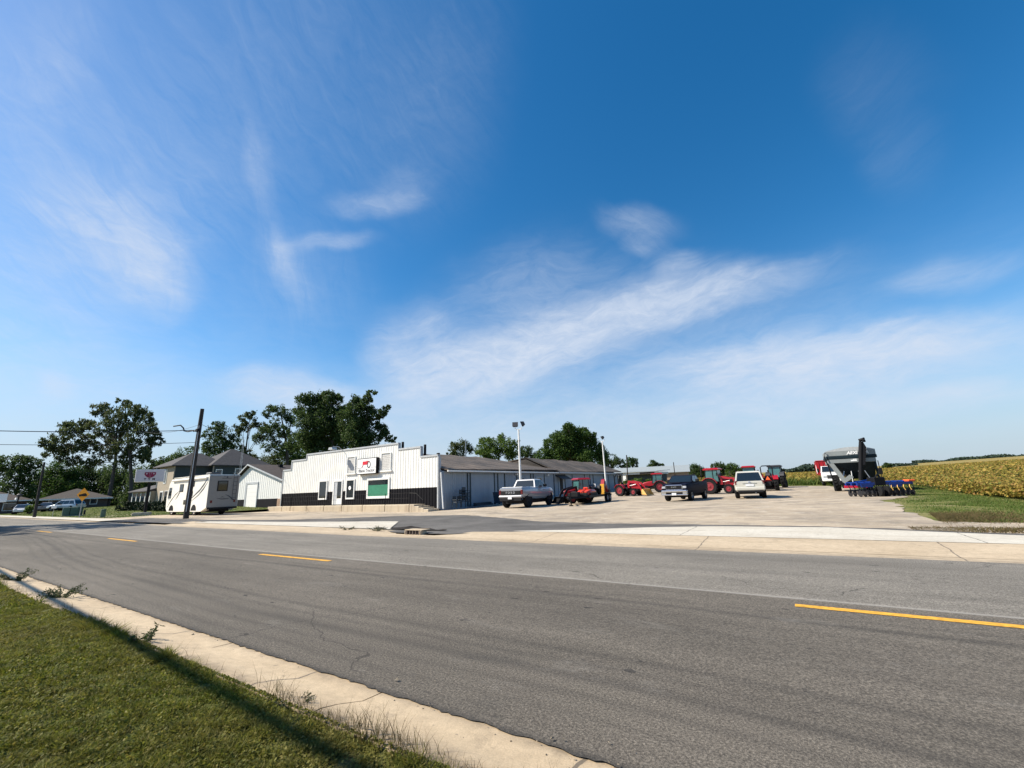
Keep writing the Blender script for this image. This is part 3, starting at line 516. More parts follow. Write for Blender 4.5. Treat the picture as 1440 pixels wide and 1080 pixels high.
weed('low dry weed tuft on the pale strip left of the storm drain', -16.4, 12.1, .2, 8, .35)
# far verge and lawn tufts
def tufts(n, fx, h, w, m, name, lean=.5):
    x, y = fx(n); z = zg(x, y)+.01; hh = h*rng.uniform(.4, 1.3, len(x))*(1+.4*np.sin(x*1.9)*np.sin(y*1.3)); blades(x, y, z, hh, w*rng.uniform(.6, 1.4, len(x)), hh*lean, m, name)
le = np.vectorize(lambda v: float(lot_edge(v)))
def vg(n):
    y = 14.6+(rng.random(n)**1.6)*55; x = le(y)+.3+rng.random(n)**1.1*(np.clip(10-le(y), 1, 30)); e_ = x-le(y); pat = np.sin(x*1.7+np.sin(y*.9)*2)*np.sin(y*.8+x*.35)+.5*np.sin(x*4.1+y*2.3); k = ~((y > 16.9) & (y < 18.5)) & (rng.random(len(x)) < np.clip(e_*.4+.05, 0, 1)*np.clip(.55+pat*.6, .05, 1)); return x[k], y[k]
tufts(120000, vg, .085, .009, M['verge_grass'], 'verge_grass')
def dg(n):
    y = rng.normal(20.6, 1.1, n); x = 3.5+np.abs(rng.normal(0, 1.0, n))+.12*(y-19); y2 = rng.uniform(15.5, 16.8, n//2); x2 = 2.4+rng.random(n//2)**1.3*7; return np.concatenate([x, x2]), np.concatenate([y, y2])
tufts(16000, dg, .09, .008, M['dry_grass'], 'dry_weeds', .7)
def eg(n):
    x = -46+rng.random(n)*50; y = 69.5+rng.random(n)*4; y = y+np.clip(-x-2, 0, 9)*.35; return x, y
tufts(9000, eg, .8, .05, M['verge_grass'], 'weeds')
def fl(n):
    x = -130+rng.random(n)**.6*78; y = 13.4+rng.random(n)*16; return x, y
tufts(26000, fl, .10, .03, M['verge_grass'], 'far_grass', .6)
# soybeans in rows, turning yellow; leaves grow with distance only in size of clump, to the end of the field
def soy(n, x0, x1, ya, yb, s, hgt, rows=.76, pw=1.):
    y = ya+(yb-ya)*rng.random(n)**pw; x = rng.uniform(x0, x1, n); x = np.round(x/rows)*rows+rng.normal(0, rows*.23, n); x = np.where(x < x0, x0+np.abs(rng.normal(0, .12, n)), x)
    patch = np.sin(x*.9+np.sin(y*.7)*1.4)*np.sin(y*.45+x*.2); z = zg(x, y)+hgt*np.clip(rng.beta(3, 1.1, n), .05, 1)*(1+.12*patch)
    return leaf_quads(np.stack([x, y, z], 1), None, s, 1.25, up=1.2)
Qs = [soy(95000, 8.7, 16, 25, 45, .11, .85), soy(70000, 8.9, 40, 45, 80, .17, .85), soy(24000, 16, 34, 26, 45, .16, .85), soy(60000, -45, 75, 76, 140, .34, .85, 1.5), soy(60000, -90, 130, 140, 300, .45, .6, 3., 1.3)]
o = fastmesh('soybean_crop', np.concatenate(Qs), 4, M['soy']); o['kind'] = 'stuff'
# hedgerow and woods on the skyline
P = []
for n, a, b2, dd, h in ((2600, 1095, 1150, 330, 4.5), (1600, 1238, 1275, 330, 4), (5200, 1270, 1500, 560, 5.5), (2600, 1080, 1170, 620, 9), (2600, 930, 1010, 400, 6)):
    for i in range(n):
        p = deep(random.uniform(a, b2), 600, dd*random.uniform(.97, 1.05)); p.z = float(zg(p.x, p.y))+h*random.random()*(.55+.45*math.sin(p.x*.11)*math.sin(p.x*.043+1)); P.append(p)
o = fastmesh('treeline', leaf_quads(np.array(P), None, 2.2, 1.2), 4, LEAF['far']); o['kind'] = 'stuff'
# ================================================================== BUILDINGS
def rectY(x0, y0, x1, y1, Y):        # pixel corners -> (xa, za, xb, zb) on the plane Y
    a = onY(x0, (y0+y1)/2, Y).x; b = onY(x1, (y0+y1)/2, Y).x; xm = (x0+x1)/2
    return a, onY(xm, y1, Y).z, b, onY(xm, y0, Y).z
def shingle(name, col, c2):
    m, nt, b = newmat(name); tc = N(nt, 'ShaderNodeTexCoord'); co = tc.outputs['Object']
    n1 = noise(nt, co, .35, 6, .65, .5); n2 = noise(nt, co, 1.3, 6, .72, .5, (.16, 2.4, 1)); n3 = noise(nt, co, 14, 3, .7)
    c = mixc(nt, ramp(nt, n1, [(.35, 0.), (.65, 1.)]), col, c2); c = mixc(nt, 1., c, ramp(nt, n2, [(.36, .45), (.64, 1.7)]), 'MULTIPLY'); c = mixc(nt, 1., c, ramp(nt, n3, [(.3, .7), (.7, 1.3)]), 'MULTIPLY')
    L(nt, c, b.inputs['Base Color']); b.inputs['Roughness'].default_value = .92; bump(nt, b, n3, .5, .03); return m
M['shop_roof'] = shingle('shop_roof', (.040, .034, .030), (.115, .088, .068))
def siding(name, col, dirt, ro=.5, spec=.4):
    m, nt, b = newmat(name); tc = N(nt, 'ShaderNodeTexCoord'); co = tc.outputs['Object']
    n1 = noise(nt, co, 2.2, 5, .6, 0, (1, 1, .12)); n2 = noise(nt, co, .7, 4)
    c = mixc(nt, ramp(nt, n1, [(.5, 0.), (.8, .6)]), col, dirt); c = mixc(nt, 1., c, ramp(nt, n2, [(.3, .93), (.7, 1.05)]), 'MULTIPLY')
    L(nt, c, b.inputs['Base Color']); b.inputs['Roughness'].default_value = ro; b.inputs['Specular IOR Level'].default_value = spec; return m
M['shop_white'] = siding('shop_white', (.80, .79, .75), (.66, .63, .57)); M['shop_side_shade'] = siding('shop_side_shade', (.25, .30, .355), (.19, .225, .27)); M['shop_black'] = siding('shop_black', (.005, .005, .008), (.01, .01, .014), .8, .15)  # side siding: shade of the lot-facing wall is put into its darker, bluer colour
M['block_stain'] = siding('block_stain', (.50, .42, .31), (.20, .13, .08))
FY = 28.5
b = thing('shop_building', 'long white metal shop with stepped false front, black lower band and brown shingle roof', 'building', (-38.7, FY, .1))
b.location = (0, 0, 0)
steps = [(-51.1, 4.58), (-49.45, 4.58), (-49.45, 5.58), (-46.5, 5.58), (-46.5, 6.12), (-31.5, 6.12), (-31.5, 5.54), (-28.55, 5.54), (-28.55, 4.63), (-26.4, 4.63)]
def topz(x):
    return 4.58 if x < -49.45 else 5.58 if x < -46.5 else 6.12 if x < -31.5 else 5.54 if x < -28.55 else 4.63
mb = MB(); mb.prism([(-51.1, 1.86)]+steps+[(-26.4, 1.86)], 'Y', FY, FY+.22); x = -50.9
while x < -26.5:
    z1 = min(topz(x-.05), topz(x+.05))-.02
    mb.prism([(x-.05, FY+.002), (x-.022, FY-.024), (x+.022, FY-.024), (x+.05, FY+.002)], 'Z', 1.88, z1); x += .34
mb.build('front_wall', 'shop_white', b)
mb = MB(); mb.box(-51.1, FY+.01, -.2, -26.4, FY+.2, 1.857); x = -50.9
while x < -26.5: mb.prism([(x-.05, FY+.012), (x-.022, FY-.02), (x+.022, FY-.02), (x+.05, FY+.012)], 'Z', .3, 1.84); x += .34
mb.build('lower_band', 'shop_black', b)
mb = MB()
for (xa, za), (xb, zb) in zip(steps[:-1], steps[1:]):
    if abs(za-zb) < .01: mb.box(xa-.02, FY-.075, za-.1, xb+.02, FY+.26, za+.05)
    else: mb.box(xa-.05, FY-.068, min(za, zb)+.052, xa+.05, FY+.25, max(za, zb)-.105)
mb.box(-26.46, FY-.06, .0, -26.32, FY+.3, 4.5); mb.box(-51.17, FY-.06, 0, -51.06, FY+.3, 4.45); mb.build('coping', 'grey_trim', b)
def window(px, glassmat, parent, fr=.13, blind=None, blind_frac=.6, label=None, frame='white_paint', Y=FY):
    xa, za, xb, zb = rectY(*px, Y); mb = MB()
    for r in ((xa, za, xa+fr, zb), (xb-fr, za, xb, zb), (xa+fr, zb-fr, xb-fr, zb), (xa+fr, za, xb-fr, za+fr*1.15)): mb.box(r[0], Y-.10, r[1], r[2], Y+.03, r[3], .008)
    w = mb.build('window', frame, parent)
    if label: w['label'] = label
    MB().box(xa+fr, Y-.052, za+fr*1.15, xb-fr, Y-.04, zb-fr).build('pane', glassmat, w)
    if blind: MB().box(xa+fr+.01, Y-.07, za+fr*1.15+.003, xb-fr-.01, Y-.055, lerp(za, zb, blind_frac)).build('blind', blind, w)
    return w, (xa, za, xb, zb)
window((449, 675.7, 460.5, 702.7), 'glass', b)
w, r = window((487.2, 673.9, 499.2, 702), 'glass', b)
c = ((r[0]+r[2])/2-.05, FY-.06, lerp(r[1], r[3], .56)); MB().lathe([(.2, 0), (.2, .02)], (c[0], c[1]-.03, c[2]), 'Y', 20).build('round_notice', 'sign_white', w)
window((516.6, 672, 548.4, 701), 'glass', b, .2, 'green_blind', .66, 'wide window with a green blind drawn over its lower two thirds')
for px in ((490, 643, 499.5, 664.5), (537.5, 637.5, 549.5, 660.5)):
    xa, za, xb, zb = rectY(*px, FY); mb = MB()
    mb.box(xa-.1, FY-.1, za-.05, xa, FY+.02, zb+.05); mb.box(xb, FY-.1, za-.05, xb+.1, FY+.02, zb+.05); mb.box(xa, FY-.1, zb, xb, FY+.02, zb+.05); mb.box(xa-.25, FY-.16, za-.2, xb+.25, FY+.02, za-.052)
    w = mb.build('louvred_window', 'white_paint', b); mb = MB(); k = 0
    while za+.04+k*.16 < zb-.1: mb.box(xa+.003, FY-.055, za+.02+k*.16, xb-.003, FY-.044+.02*(k % 2), za+.16+k*.16); k += 1
    mb.build('shutter', 'blind', w)
# recessed entrance
xa, za, xb, zb = rectY(469.7, 676.5, 481, 709.5, FY)
mb = MB(); mb.box(xa-.12, FY-.09, za, xa+.06, FY+.02, zb+.1); mb.box(xb-.04, FY-.09, za, xb+.1, FY+.02, zb+.1); mb.box(xa+.06, FY-.09, zb-.06, xb-.04, FY+.02, zb+.1); d = mb.build('door', 'white_paint', b)
MB().box(xa+.06, FY-.05, za, xa+.06+(xb-xa)*.38, FY-.03, zb-.06).build('door_reveal', 'grey_trim', d)
MB().box(xa+.07+(xb-xa)*.38, FY-.055, za+.62, xb-.04, FY-.035, zb-.06).build('pane', 'glass', d)
MB().box(xa+.07+(xb-xa)*.38, FY-.06, za+.01, xb-.04, FY-.032, za+.615).build('kick_plate', 'door_white', d); MB().tube([(xb-.14, FY-.12, za+.9), (xb-.14, FY-.12, za+1.25)], .015).build('handle', 'steel', d)
# side wall toward the lot, in two runs, with battens, eaves, door and hatch
SX = -25.95
e0 = lambda y: 3.27+.012*(y-28.7)
Y2, Y3 = 49.6, 73.2
mb = MB(); mb.box(-51, FY+.22, -.3, SX, Y2, 3.2); mb.prism([(-51, 3.2), (-38.7, 5.85), (SX, 3.2)], 'Y', FY+.25, Y2); mb.box(-51, Y2+.01, -.3, SX, Y3, 3.15);  mb.build('side_wall', 'shop_side_shade', b)
mb = MB(); y = 29.2
for y in (32.0, 32.4, 36.3, 36.9, 38.2, 40.6, 43.6, 44.2, 46.8, 49.3, 52.4, 54.7, 58.8, 60.8, 62.0, 66.2, 68.4, 71.0): MB().box(SX, y-.07, .05, SX+.06, y+.07, 3.05).build('batten', 'house_dark', b)
mb = MB(); y = 29.
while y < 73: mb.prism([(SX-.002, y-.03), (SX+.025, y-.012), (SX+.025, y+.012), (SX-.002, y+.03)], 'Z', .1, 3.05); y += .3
mb.build('wall_rib', 'shop_side_shade', b)
def gable(mb, xa, xr, xb, y0, y1, zr, ze, th=.12, seg=26):
    for side in (-1, 1):
        xe = xa if side < 0 else xb; rings = []
        for i in range(seg+1):
            y = lerp(y0, y1, i/seg); s = .05*math.sin(y*.9)+.03*math.sin(y*2.3)
            rings.append([(xr, y, zr+s+.0), (xe, y, ze+.011*(y-28)), (xe, y, ze+.011*(y-28)+th), (xr, y, zr+s+th)])
        mb.loft(rings)
mb = MB(); gable(mb, -52, -38.7, -25.45, FY+.24, Y2+.15, 6.0, 3.22); gable(mb, -48, -30.2, -25.4, Y2+.16, Y3+.2, 5.28, 2.98, seg=30); mb.prism([(-47, 3.16), (-30.2, 5.2), (SX-.05, 3.16)], 'Y', Y2+.02, Y3-.01); r = mb.build('roof', 'shop_roof', b)
P = lambda px, py, X: onX(px, py, X)
mb = MB(); q = P(655, 642, -36.); mb.tube([(q.x, q.y, 5.2), (q.x, q.y, onX(655, 618, -36.).z)], .07); mb.build('vent_pipe', 'steel', r)
for q_ in ((-31.45, FY+.3, 5., -31.25, FY+.5, 6.25), (-28.5, FY+.3, 4.4, -28.3, FY+.5, 5.75), (-26.9, FY+.3, 4., -26.65, FY+.55, 4.85)): MB().box(*q_, .03).build('chimney', 'black', r)
mb = MB(); mb.box(-25.5, FY+.2, 3.13, -25.38, Y2+.2, 3.27); g = mb.build('eave_fascia', 'white_paint', b); mb = MB(); mb.box(-25.46, Y2+.3, 3.12, -25.34, Y3+.2, 3.32); mb.build('eave_fascia', 'grey_trim', b)
MB().tube([(-26.1, FY+.05, 3.1), (-25.9, FY-.05, 1.7), (-25.55, FY-.25, .05)], .06).build('downspout', 'white_paint', b)
MB().box(SX+.005, 32.5, .08, SX+.045, 36.2, 2.95).build('sliding_door', 'shop_side_shade', b)
w = MB().box(SX+.0, 44.7, 1.5, SX+.07, 46.4, 2.75).build('window', 'shop_side_shade', b); MB().box(SX+.06, 44.9, 1.75, SX+.085, 46.0, 2.55).build('pane', 'glass', w)
d = MB().box(SX, 50.4, .2, SX+.1, 52.1, 2.7).build('door', 'shop_side_shade', b); MB().box(SX+.09, 50.75, .5, SX+.115, 51.6, 2.55).build('pane', 'black', d)
mb = MB(); mb.prism([(SX, 3.0), (SX+1.0, 2.45), (SX+1.0, 2.35), (SX, 2.8)], 'Y', 49.8, 52.4); mb.build('awning', 'house_roof', b)
mb = MB()
for y, z in ((40.2, 3.05), (47.4, 3.0)): MB().box(SX+.02, y, z-.16, SX+.3, y+.25, z).build('wall_lamp', 'white_paint', b)
# wall floodlight above the parapet
t = thing('floodlight', 'wall floodlight on an arm above the parapet of the shop front', 'light', (-40.1, FY, 6.15)); mb = MB(); mb.tube([(0, .1, -.1), (-.1, -.4, .3), (-.3, -.95, .32)], .035); mb.build('arm', 'steel', t); mb = MB(); mb.prism([(-.25, .18), (.25, .18), (.35, -.06), (-.35, -.06)], 'Y', -1.45, -.9); mb.build('lamp_head', 'grey_trim', t)
# the shop sign with its red tractor picture and lettering
xa, za, xb, zb = rectY(503.4, 644.2, 530.2, 666.8, FY-.3); sw, sh = xb-xa, zb-za
t = thing('shop_sign', 'white framed shop sign with a red tractor picture above black lettering', 'sign', ((xa+xb)/2, FY-.04, (za+zb)/2))
MB().box(-sw/2, -.34, -sh/2, sw/2, 0, sh/2, .02).build('sign_box', 'black', t); MB().box(-sw/2+.07, -.352, -sh/2+.07, sw/2-.07, -.338, sh/2-.07).build('sign_panel', 'sign_white', t)
mb = MB(); mb.box(-.5*sw*.42, -.366, .09*sh, .0, -.355, .30*sh, .0); mb.prism([(-.02, .10*sh), (.22, .10*sh), (.22, .30*sh), (-.02, .30*sh)], 'Y', -.367, -.355); mb.tube([(-.18*sw, -.36, .09*sh), (-.25*sw, -.36, -.06*sh)], .028, 6); mb.tube([(-.02*sw, -.36, .34*sh), (.12*sw, -.36, .30*sh)], .03, 6); mb.build('tractor_picture', 'sign_red', t)
mb = MB(); n = 28
for i in range(n):
    a, c2 = 2*PI*i/n, 2*PI*(i+1)/n; R0, R1 = .15*sh, .215*sh; cx, cz = .115*sw, .09*sh
    mb.add([(cx+R0*.8*math.cos(a), -.37, cz+R0*math.sin(a)), (cx+R1*.8*math.cos(a), -.37, cz+R1*math.sin(a)), (cx+R1*.8*math.cos(c2), -.37, cz+R1*math.sin(c2)), (cx+R0*.8*math.cos(c2), -.37, cz+R0*math.sin(c2))], [(0, 1, 2, 3)])
mb.box(-.46*sw, -.362, -.105*sh, -.2*sw, -.354, -.085*sh); mb.box(.24*sw, -.362, -.105*sh, .46*sw, -.354, -.085*sh); mb.build('wheel_picture', 'dark_trim', t)
o = text('Illiana Tractor', .27*sh, 'dark_trim', 'lettering', t, .004, bold=.006); o.location = (0, -.356, -.28*sh); o.rotation_euler = (PI/2, 0, 0); o.scale = (min(1, sw*.92/max(.1, o.dimensions.x)),)*3
# raised concrete platform with cable railing and steps
t = thing('platform', 'low stained concrete block platform along the shop front with steps', 'platform', (-38, 27.3, 0)); xs = [-51.2, -48.3, -46.6, -43.6, -40.6, -37.7, -34.6, -31.5, -28.4]; mb = MB()
for q, w in zip(xs[:-1], xs[1:]): MB().box(q+.03-(-38), -.25, -.4, w-.03+38, 1.15, .46, .02).build('block', 'block_stain', t)
for k in range(4): MB().box(-28.36+38+k*.55, -.25+0*k, -.4, -27.8+38+k*.55, 1.1, .46-.13*k, .015).build('step', 'block_stain', t)
t = thing('railing', 'thin black post and cable railing along the platform edge', 'railing', (-38, 27.12, .46))
for q in [-48.3, -46.6, -43.6, -40.6, -37.7, -34.6, -31.5, -28.4]: MB().tube([(q+38, 0, -.0), (q+38, 0, 1.0)], .028, 6).build('post', 'black', t)
mb = MB()
for z in (.55, .98): mb.tube([(-10.3, 0, z), (9.6, 0, z-.0)], .007, 5)
mb.build('cable', 'black', t); MB().tube([(9.6, -.02, .98), (10.4, -.02, .93), (11.2, -.02, .35), (11.2, -.02, -.4)], .025, 6).build('handrail', 'black', t)
# ---------------------------------------------------------------- white gabled garage
t = thing('garage', 'small white gabled garage with a white overhead door beside the shop', 'building'); GY = 29.2
xl, xr_ = onY(332.5, 690, GY).x, -51.25; pk = onY(352.3, 654.6, GY); zl = onY(333, 672, GY).z; zr = onY(393, 678, GY).z; xp = pk.x
mb = MB(); mb.prism([(xl+.3, 0), (xr_, 0), (xr_, zr), (xp, pk.z-.15), (xl+.3, zl-.1)], 'Y', GY, GY+9); x = xl+.5
while x < xr_-.1:
    zt = (lerp(zl-.1, pk.z-.15, (x-xl-.3)/(xp-xl-.3)) if x < xp else lerp(pk.z-.15, zr, (x-xp)/(xr_-xp)))-.05; mb.prism([(x-.03, GY), (x-.015, GY-.025), (x+.015, GY-.025), (x+.03, GY)], 'Z', 1.4, zt); x += .45
mb.build('wall', 'white_paint', t)
dx0, dz0, dx1, dz1 = rectY(346.5, 681, 361, 719, GY)
for q_ in ((xl+.3, dx0-.3), (dx1+.2, xr_-1.9), (xr_-.7, xr_)): MB().box(q_[0], GY-.02, 0, q_[1], GY+.05, 1.35).build('lower_band', 'shop_black', t)
MB().box(xr_-1.9, GY-.06, 0, xr_-.7, GY+.05, 1.32).build('brick_patch', 'brick', t)
mb = MB(); k = 6
for i in range(k): mb.box(dx0, GY-.05, lerp(.1, dz1, i/k)+.012, dx1, GY-.01, lerp(.1, dz1, (i+1)/k))
mb.build('overhead_door', 'door_white', t); mb = MB(); mb.box(dx0-.3, GY-.09, 0, dx0-.005, GY+.02, dz1+.25); mb.box(dx1+.005, GY-.09, 0, dx1+.15, GY+.02, dz1+.25); mb.box(dx0-.005, GY-.09, dz1+.005, dx1+.005, GY+.02, dz1+.25); mb.build('door_frame', 'grey_trim', t)
mb = MB(); 
for a, c2 in (((xl-.1, zl-.18), (xp, pk.z+.02)), ((xp, pk.z+.02), (xr_+.15, zr-.1))): mb.prism([a, c2, (c2[0], c2[1]+.14), (a[0], a[1]+.14)], 'Y', GY-.35, GY+9.3)
mb.build('roof', 'dark_roof', t); mb = MB()
for a, c2 in (((xl-.1, zl-.2), (xp, pk.z+.0)), ((xp, pk.z+.0), (xr_+.15, zr-.12))): mb.prism([a, c2, (c2[0], c2[1]+.18), (a[0], a[1]+.18)], 'Y', GY-.40, GY-.352)
mb.build('barge_board', 'grey_trim', t); MB().box(xp+1.2, GY+3, pk.z-.25, xp+1.6, GY+3.5, pk.z+.12).build('roof_vent', 'black', t)
# ---------------------------------------------------------------- two storey house and its porch
def hip(mb, x0, x1, y0, y1, ze, h, ov=.5, th=.12):
    x0 -= ov; x1 += ov; y0 -= ov; y1 += ov; w, l = x1-x0, y1-y0
    if w < l: r = [((x0+x1)/2, y0+w/2, ze+h), ((x0+x1)/2, y1-w/2, ze+h)]
    else: r = [(x0+l/2, (y0+y1)/2, ze+h), (x1-l/2, (y0+y1)/2, ze+h)]
    e = [(x0, y0, ze), (x1, y0, ze), (x1, y1, ze), (x0, y1, ze)]; vs = e+[(a, b_, c_-th) for a, b_, c_ in e]+r
    f = [(0, 1, 8), (2, 3, 9), (1, 2, 9, 8), (3, 0, 8, 9)] if w < l else [(3, 0, 8), (1, 2, 9), (0, 1, 9, 8), (2, 3, 8, 9)]
    mb.add(vs, f+[(0, 1, 5, 4), (1, 2, 6, 5), (2, 3, 7, 6), (3, 0, 4, 7), (7, 6, 5, 4)])
hc = deep(237, 713.5, 62); hx, hy = hc.x, hc.y; hz = .75
t = thing('house', 'two storey house with beige front, side wall darkened for shade and grey hip roofs', 'house', (hx, hy, hz-.6))
ez = 5.75+.6
mb = MB(); mb.box(-6, .06, -.2, -.02, 7, ez, 0); mb.box(-7, 4.6, -.2, .9, 13, ez+.1); mb.build('side_wall', 'house_dark', t)  # dark colour of these walls includes the shade on this side
MB().box(-5.2, 0, -.2, 0.02, .055, ez).build('front_wall', 'house_beige', t)
mb = MB(); hip(mb, -6, 0, 0, 7.2, ez, 2.1); hip(mb, -7, .9, 4.6, 13, ez+.1, 2.9); mb.build('roof', 'house_roof', t)
for q_ in ((.0, -.03, -.2, .14, .09, ez), (.88, 4.57, -.2, 1.0, 4.7, ez), (.88, 12.9, -.2, 1.0, 13.02, ez)): MB().box(*q_).build('corner_board', 'house_beige', t)
for y, z, w_, h_, X in ((7.8, 4.6, .8, 1.25, .9), (5.1, 4.4, .7, 1.3, .9), (11.2, 4.6, .8, 1.25, .9)):
    w = MB().box(X-.02, y-.12, z-.12, X+.06, y+w_+.12, z+h_+.12).build('window', 'white_paint', t); MB().box(X+.05, y, z, X+.075, y+w_, z+h_).build('pane', 'glass', w)
for x, z, w_, h_ in ((-2.9, 4.0, .6, 1.7), (-3.6, .75, .9, 1.9), (-1.9, .75, .9, 1.9)):
    w = MB().box(x-.14, -.06, z-.14, x+w_+.14, .01, z+h_+.18).build('window', 'white_paint', t); MB().box(x, -.08, z, x+w_, -.055, z+h_).build('pane', 'glass', w)
mb = MB(); mb.box(-12.5, -.6, -.2, -5.25, 4, 2.9); p = mb.build('porch', 'house_beige', t)
mb = MB(); mb.prism([(-1.1, 3.0), (2, 3.95), (4.1, 3.05), (4.1, 2.88), (-1.1, 2.86)], 'X', -13., -5.3); mb.build('porch_roof', 'house_roof', p)
for i in range(4): MB().box(-12.2+i*1.75, -.66, .9, -10.95+i*1.75, -.58, 2.55).build('porch_window', 'glass', p)
mb = MB()
for i in range(5): MB().box(-12.45+i*1.75, -.7, .0, -12.25+i*1.75, -.62, 2.8).build('porch_post', 'white_paint', p)
# ranch houses far left
def ranch(label, p0, length, depth_, hgt, wall, roof, wins, rz):
    t = thing('ranch_house', label, 'house', p0, rz); mb = MB(); mb.box(0, 0, -.6, length, depth_, hgt); mb.build('wall', wall, t); mb = MB(); hip(mb, 0, length, 0, depth_, hgt, 1.75, .7); mb.build('roof', roof, t)
    MB().box(-.6, -.75, hgt-.2, length+.6, -.71, hgt-.0).build('fascia', 'white_paint', t)
    for x, w_, z in wins:
        w = MB().box(x-.1, -.06, z-.1, x+w_+.1, .0, z+1.2).build('window', 'white_paint', t); MB().box(x, -.08, z, x+w_, -.055, z+1.1).build('pane', 'glass', w)
    return t
a = deep(58, 712, 74); b2 = deep(150, 711, 80); ang = math.atan2(b2.y-a.y, b2.x-a.x)
ranch('low brown roofed brick ranch house behind the yellow diamond sign', (a.x, a.y, .55), (b2-a).length, 8, 2.05, 'ranch_brick', 'brown_roof', ((.8, 1.1, .8), (5.9, .8, 1.)), ang)
a = deep(-70, 716, 70); b2 = deep(36, 715, 76); ang = math.atan2(b2.y-a.y, b2.x-a.x)
ranch('low grey roofed ranch house at the left edge of the frame', (a.x, a.y, .3), (b2-a).length, 9, 2.35, 'ranch_brick', 'dark_roof', ((5.5, 1.4, .7),), ang)
# far buildings right of the shop
a = deep(872, 690, 96); t = thing('storage_building', 'low white storage building with flat fascia behind the red tractors', 'building', (a.x, a.y, float(zg(a.x, a.y))))
z1 = deep(890, 664.5, 96).z-t.location.z; w_ = (deep(930, 680, 96)-deep(878, 680, 96)).length
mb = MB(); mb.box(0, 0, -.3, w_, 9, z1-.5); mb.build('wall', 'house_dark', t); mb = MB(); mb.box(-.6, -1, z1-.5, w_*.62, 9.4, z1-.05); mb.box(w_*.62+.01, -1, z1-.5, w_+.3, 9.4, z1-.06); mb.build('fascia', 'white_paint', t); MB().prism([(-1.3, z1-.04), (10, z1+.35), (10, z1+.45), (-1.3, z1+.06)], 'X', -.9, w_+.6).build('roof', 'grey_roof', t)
MB().box(1., -.9, -.2, 1.9, .3, z1-.5).build('porch_post', 'white_paint', t); MB().box(-.4, -.9, -.2, 0, .3, z1-.5).build('porch_post', 'white_paint', t); MB().box(w_*.62, -1.04, z1-.48, w_, -1.005, z1-.1).build('fascia_panel', 'ranch_brick', t)
a = deep(925, 680, 108); t = thing('farm_building', 'tan brick building with a pale grey gable roof beyond the navy pickup', 'building', (a.x, a.y, float(zg(a.x, a.y))))
ze = deep(950, 664, 108).z-t.location.z; zr = deep(950, 655.5, 112).z-t.location.z; w_ = (deep(967, 680, 108)-deep(925, 680, 108)).length
t.rotation_euler = (0, 0, math.radians(12)); mb = MB(); mb.box(-4, 0, -.3, w_, 8, ze); mb.prism([(0, ze), (4, zr-.08), (8, ze)], 'X', w_-.05, w_); mb.build('wall', 'tan_wall', t)
mb = MB(); mb.prism([(-.5, ze-.1), (4, zr), (8.5, ze-.1), (8.5, ze+.02), (4, zr+.12), (-.5, ze+.02)], 'X', -12, w_+.4); mb.build('roof', 'grey_roof', t); MB().prism([(.1, ze+.05), (4, zr-.1), (7.9, ze+.05)], 'X', w_+.01, w_+.06).build('gable_end', 'dark_trim', t)
a = deep(1383, 657, 420); t = thing('far_shed', 'tiny white farm shed on the skyline above the soybean field', 'building', (a.x, a.y, a.z-2)); MB().box(-3.5, 0, -2, 4.5, 8, 3.4).build('wall', 'white_paint', t); MB().prism([(-1, 3.4), (4, 5), (9, 3.4)], 'X', -4, 5).build('roof', 'grey_roof', t)
a = deep(1364, 658, 430); t = thing('far_barn', 'long low pale barn on the skyline left of the white shed', 'building', (a.x, a.y, a.z-2)); MB().box(-9, 0, -2, 7, 8, 2.2).build('wall', 'white_paint', t); MB().prism([(-1, 2.2), (4, 3.5), (9, 2.2)], 'X', -9.5, 7.5).build('roof', 'grey_roof', t)
# ================================================================== VEHICLES
def hull(mb, st, c=.07):
    rings = []
    for x, hw, zb, zt in st:
        h = zt-zb; rings.append([(x, hw*.9, zb), (x, hw, zb+.18*h), (x, hw*1.0, zb+.62*h), (x, hw*.975, zt-.12*h), (x, hw*.975-c, zt), (x, -hw*.975+c, zt), (x, -hw*.975, zt-.12*h), (x, -hw*1.0, zb+.62*h), (x, -hw, zb+.18*h), (x, -hw*.9, zb)])
    return mb.loft(rings)
def frust(x0, x1, hw, z0, X0, X1, HW, z1):
    b = [Vector(p) for p in ((x0, -hw, z0), (x1, -hw, z0), (x1, hw, z0), (x0, hw, z0))]; t = [Vector(p) for p in ((X0, -HW, z1), (X1, -HW, z1), (X1, HW, z1), (X0, HW, z1))]
    return b, t
def patch(mb, q, u0, u1, v0, v1, t=.008, out=.004):
    bl, br, tr, tl = q; P = lambda u, v: (bl.lerp(br, u)).lerp(tl.lerp(tr, u), v); n = (br-bl).cross(tl-bl).normalized()
    mb.quadslab([P(u0, v0)+n*out, P(u1, v0)+n*out, P(u1, v1)+n*out, P(u0, v1)+n*out], n, t)
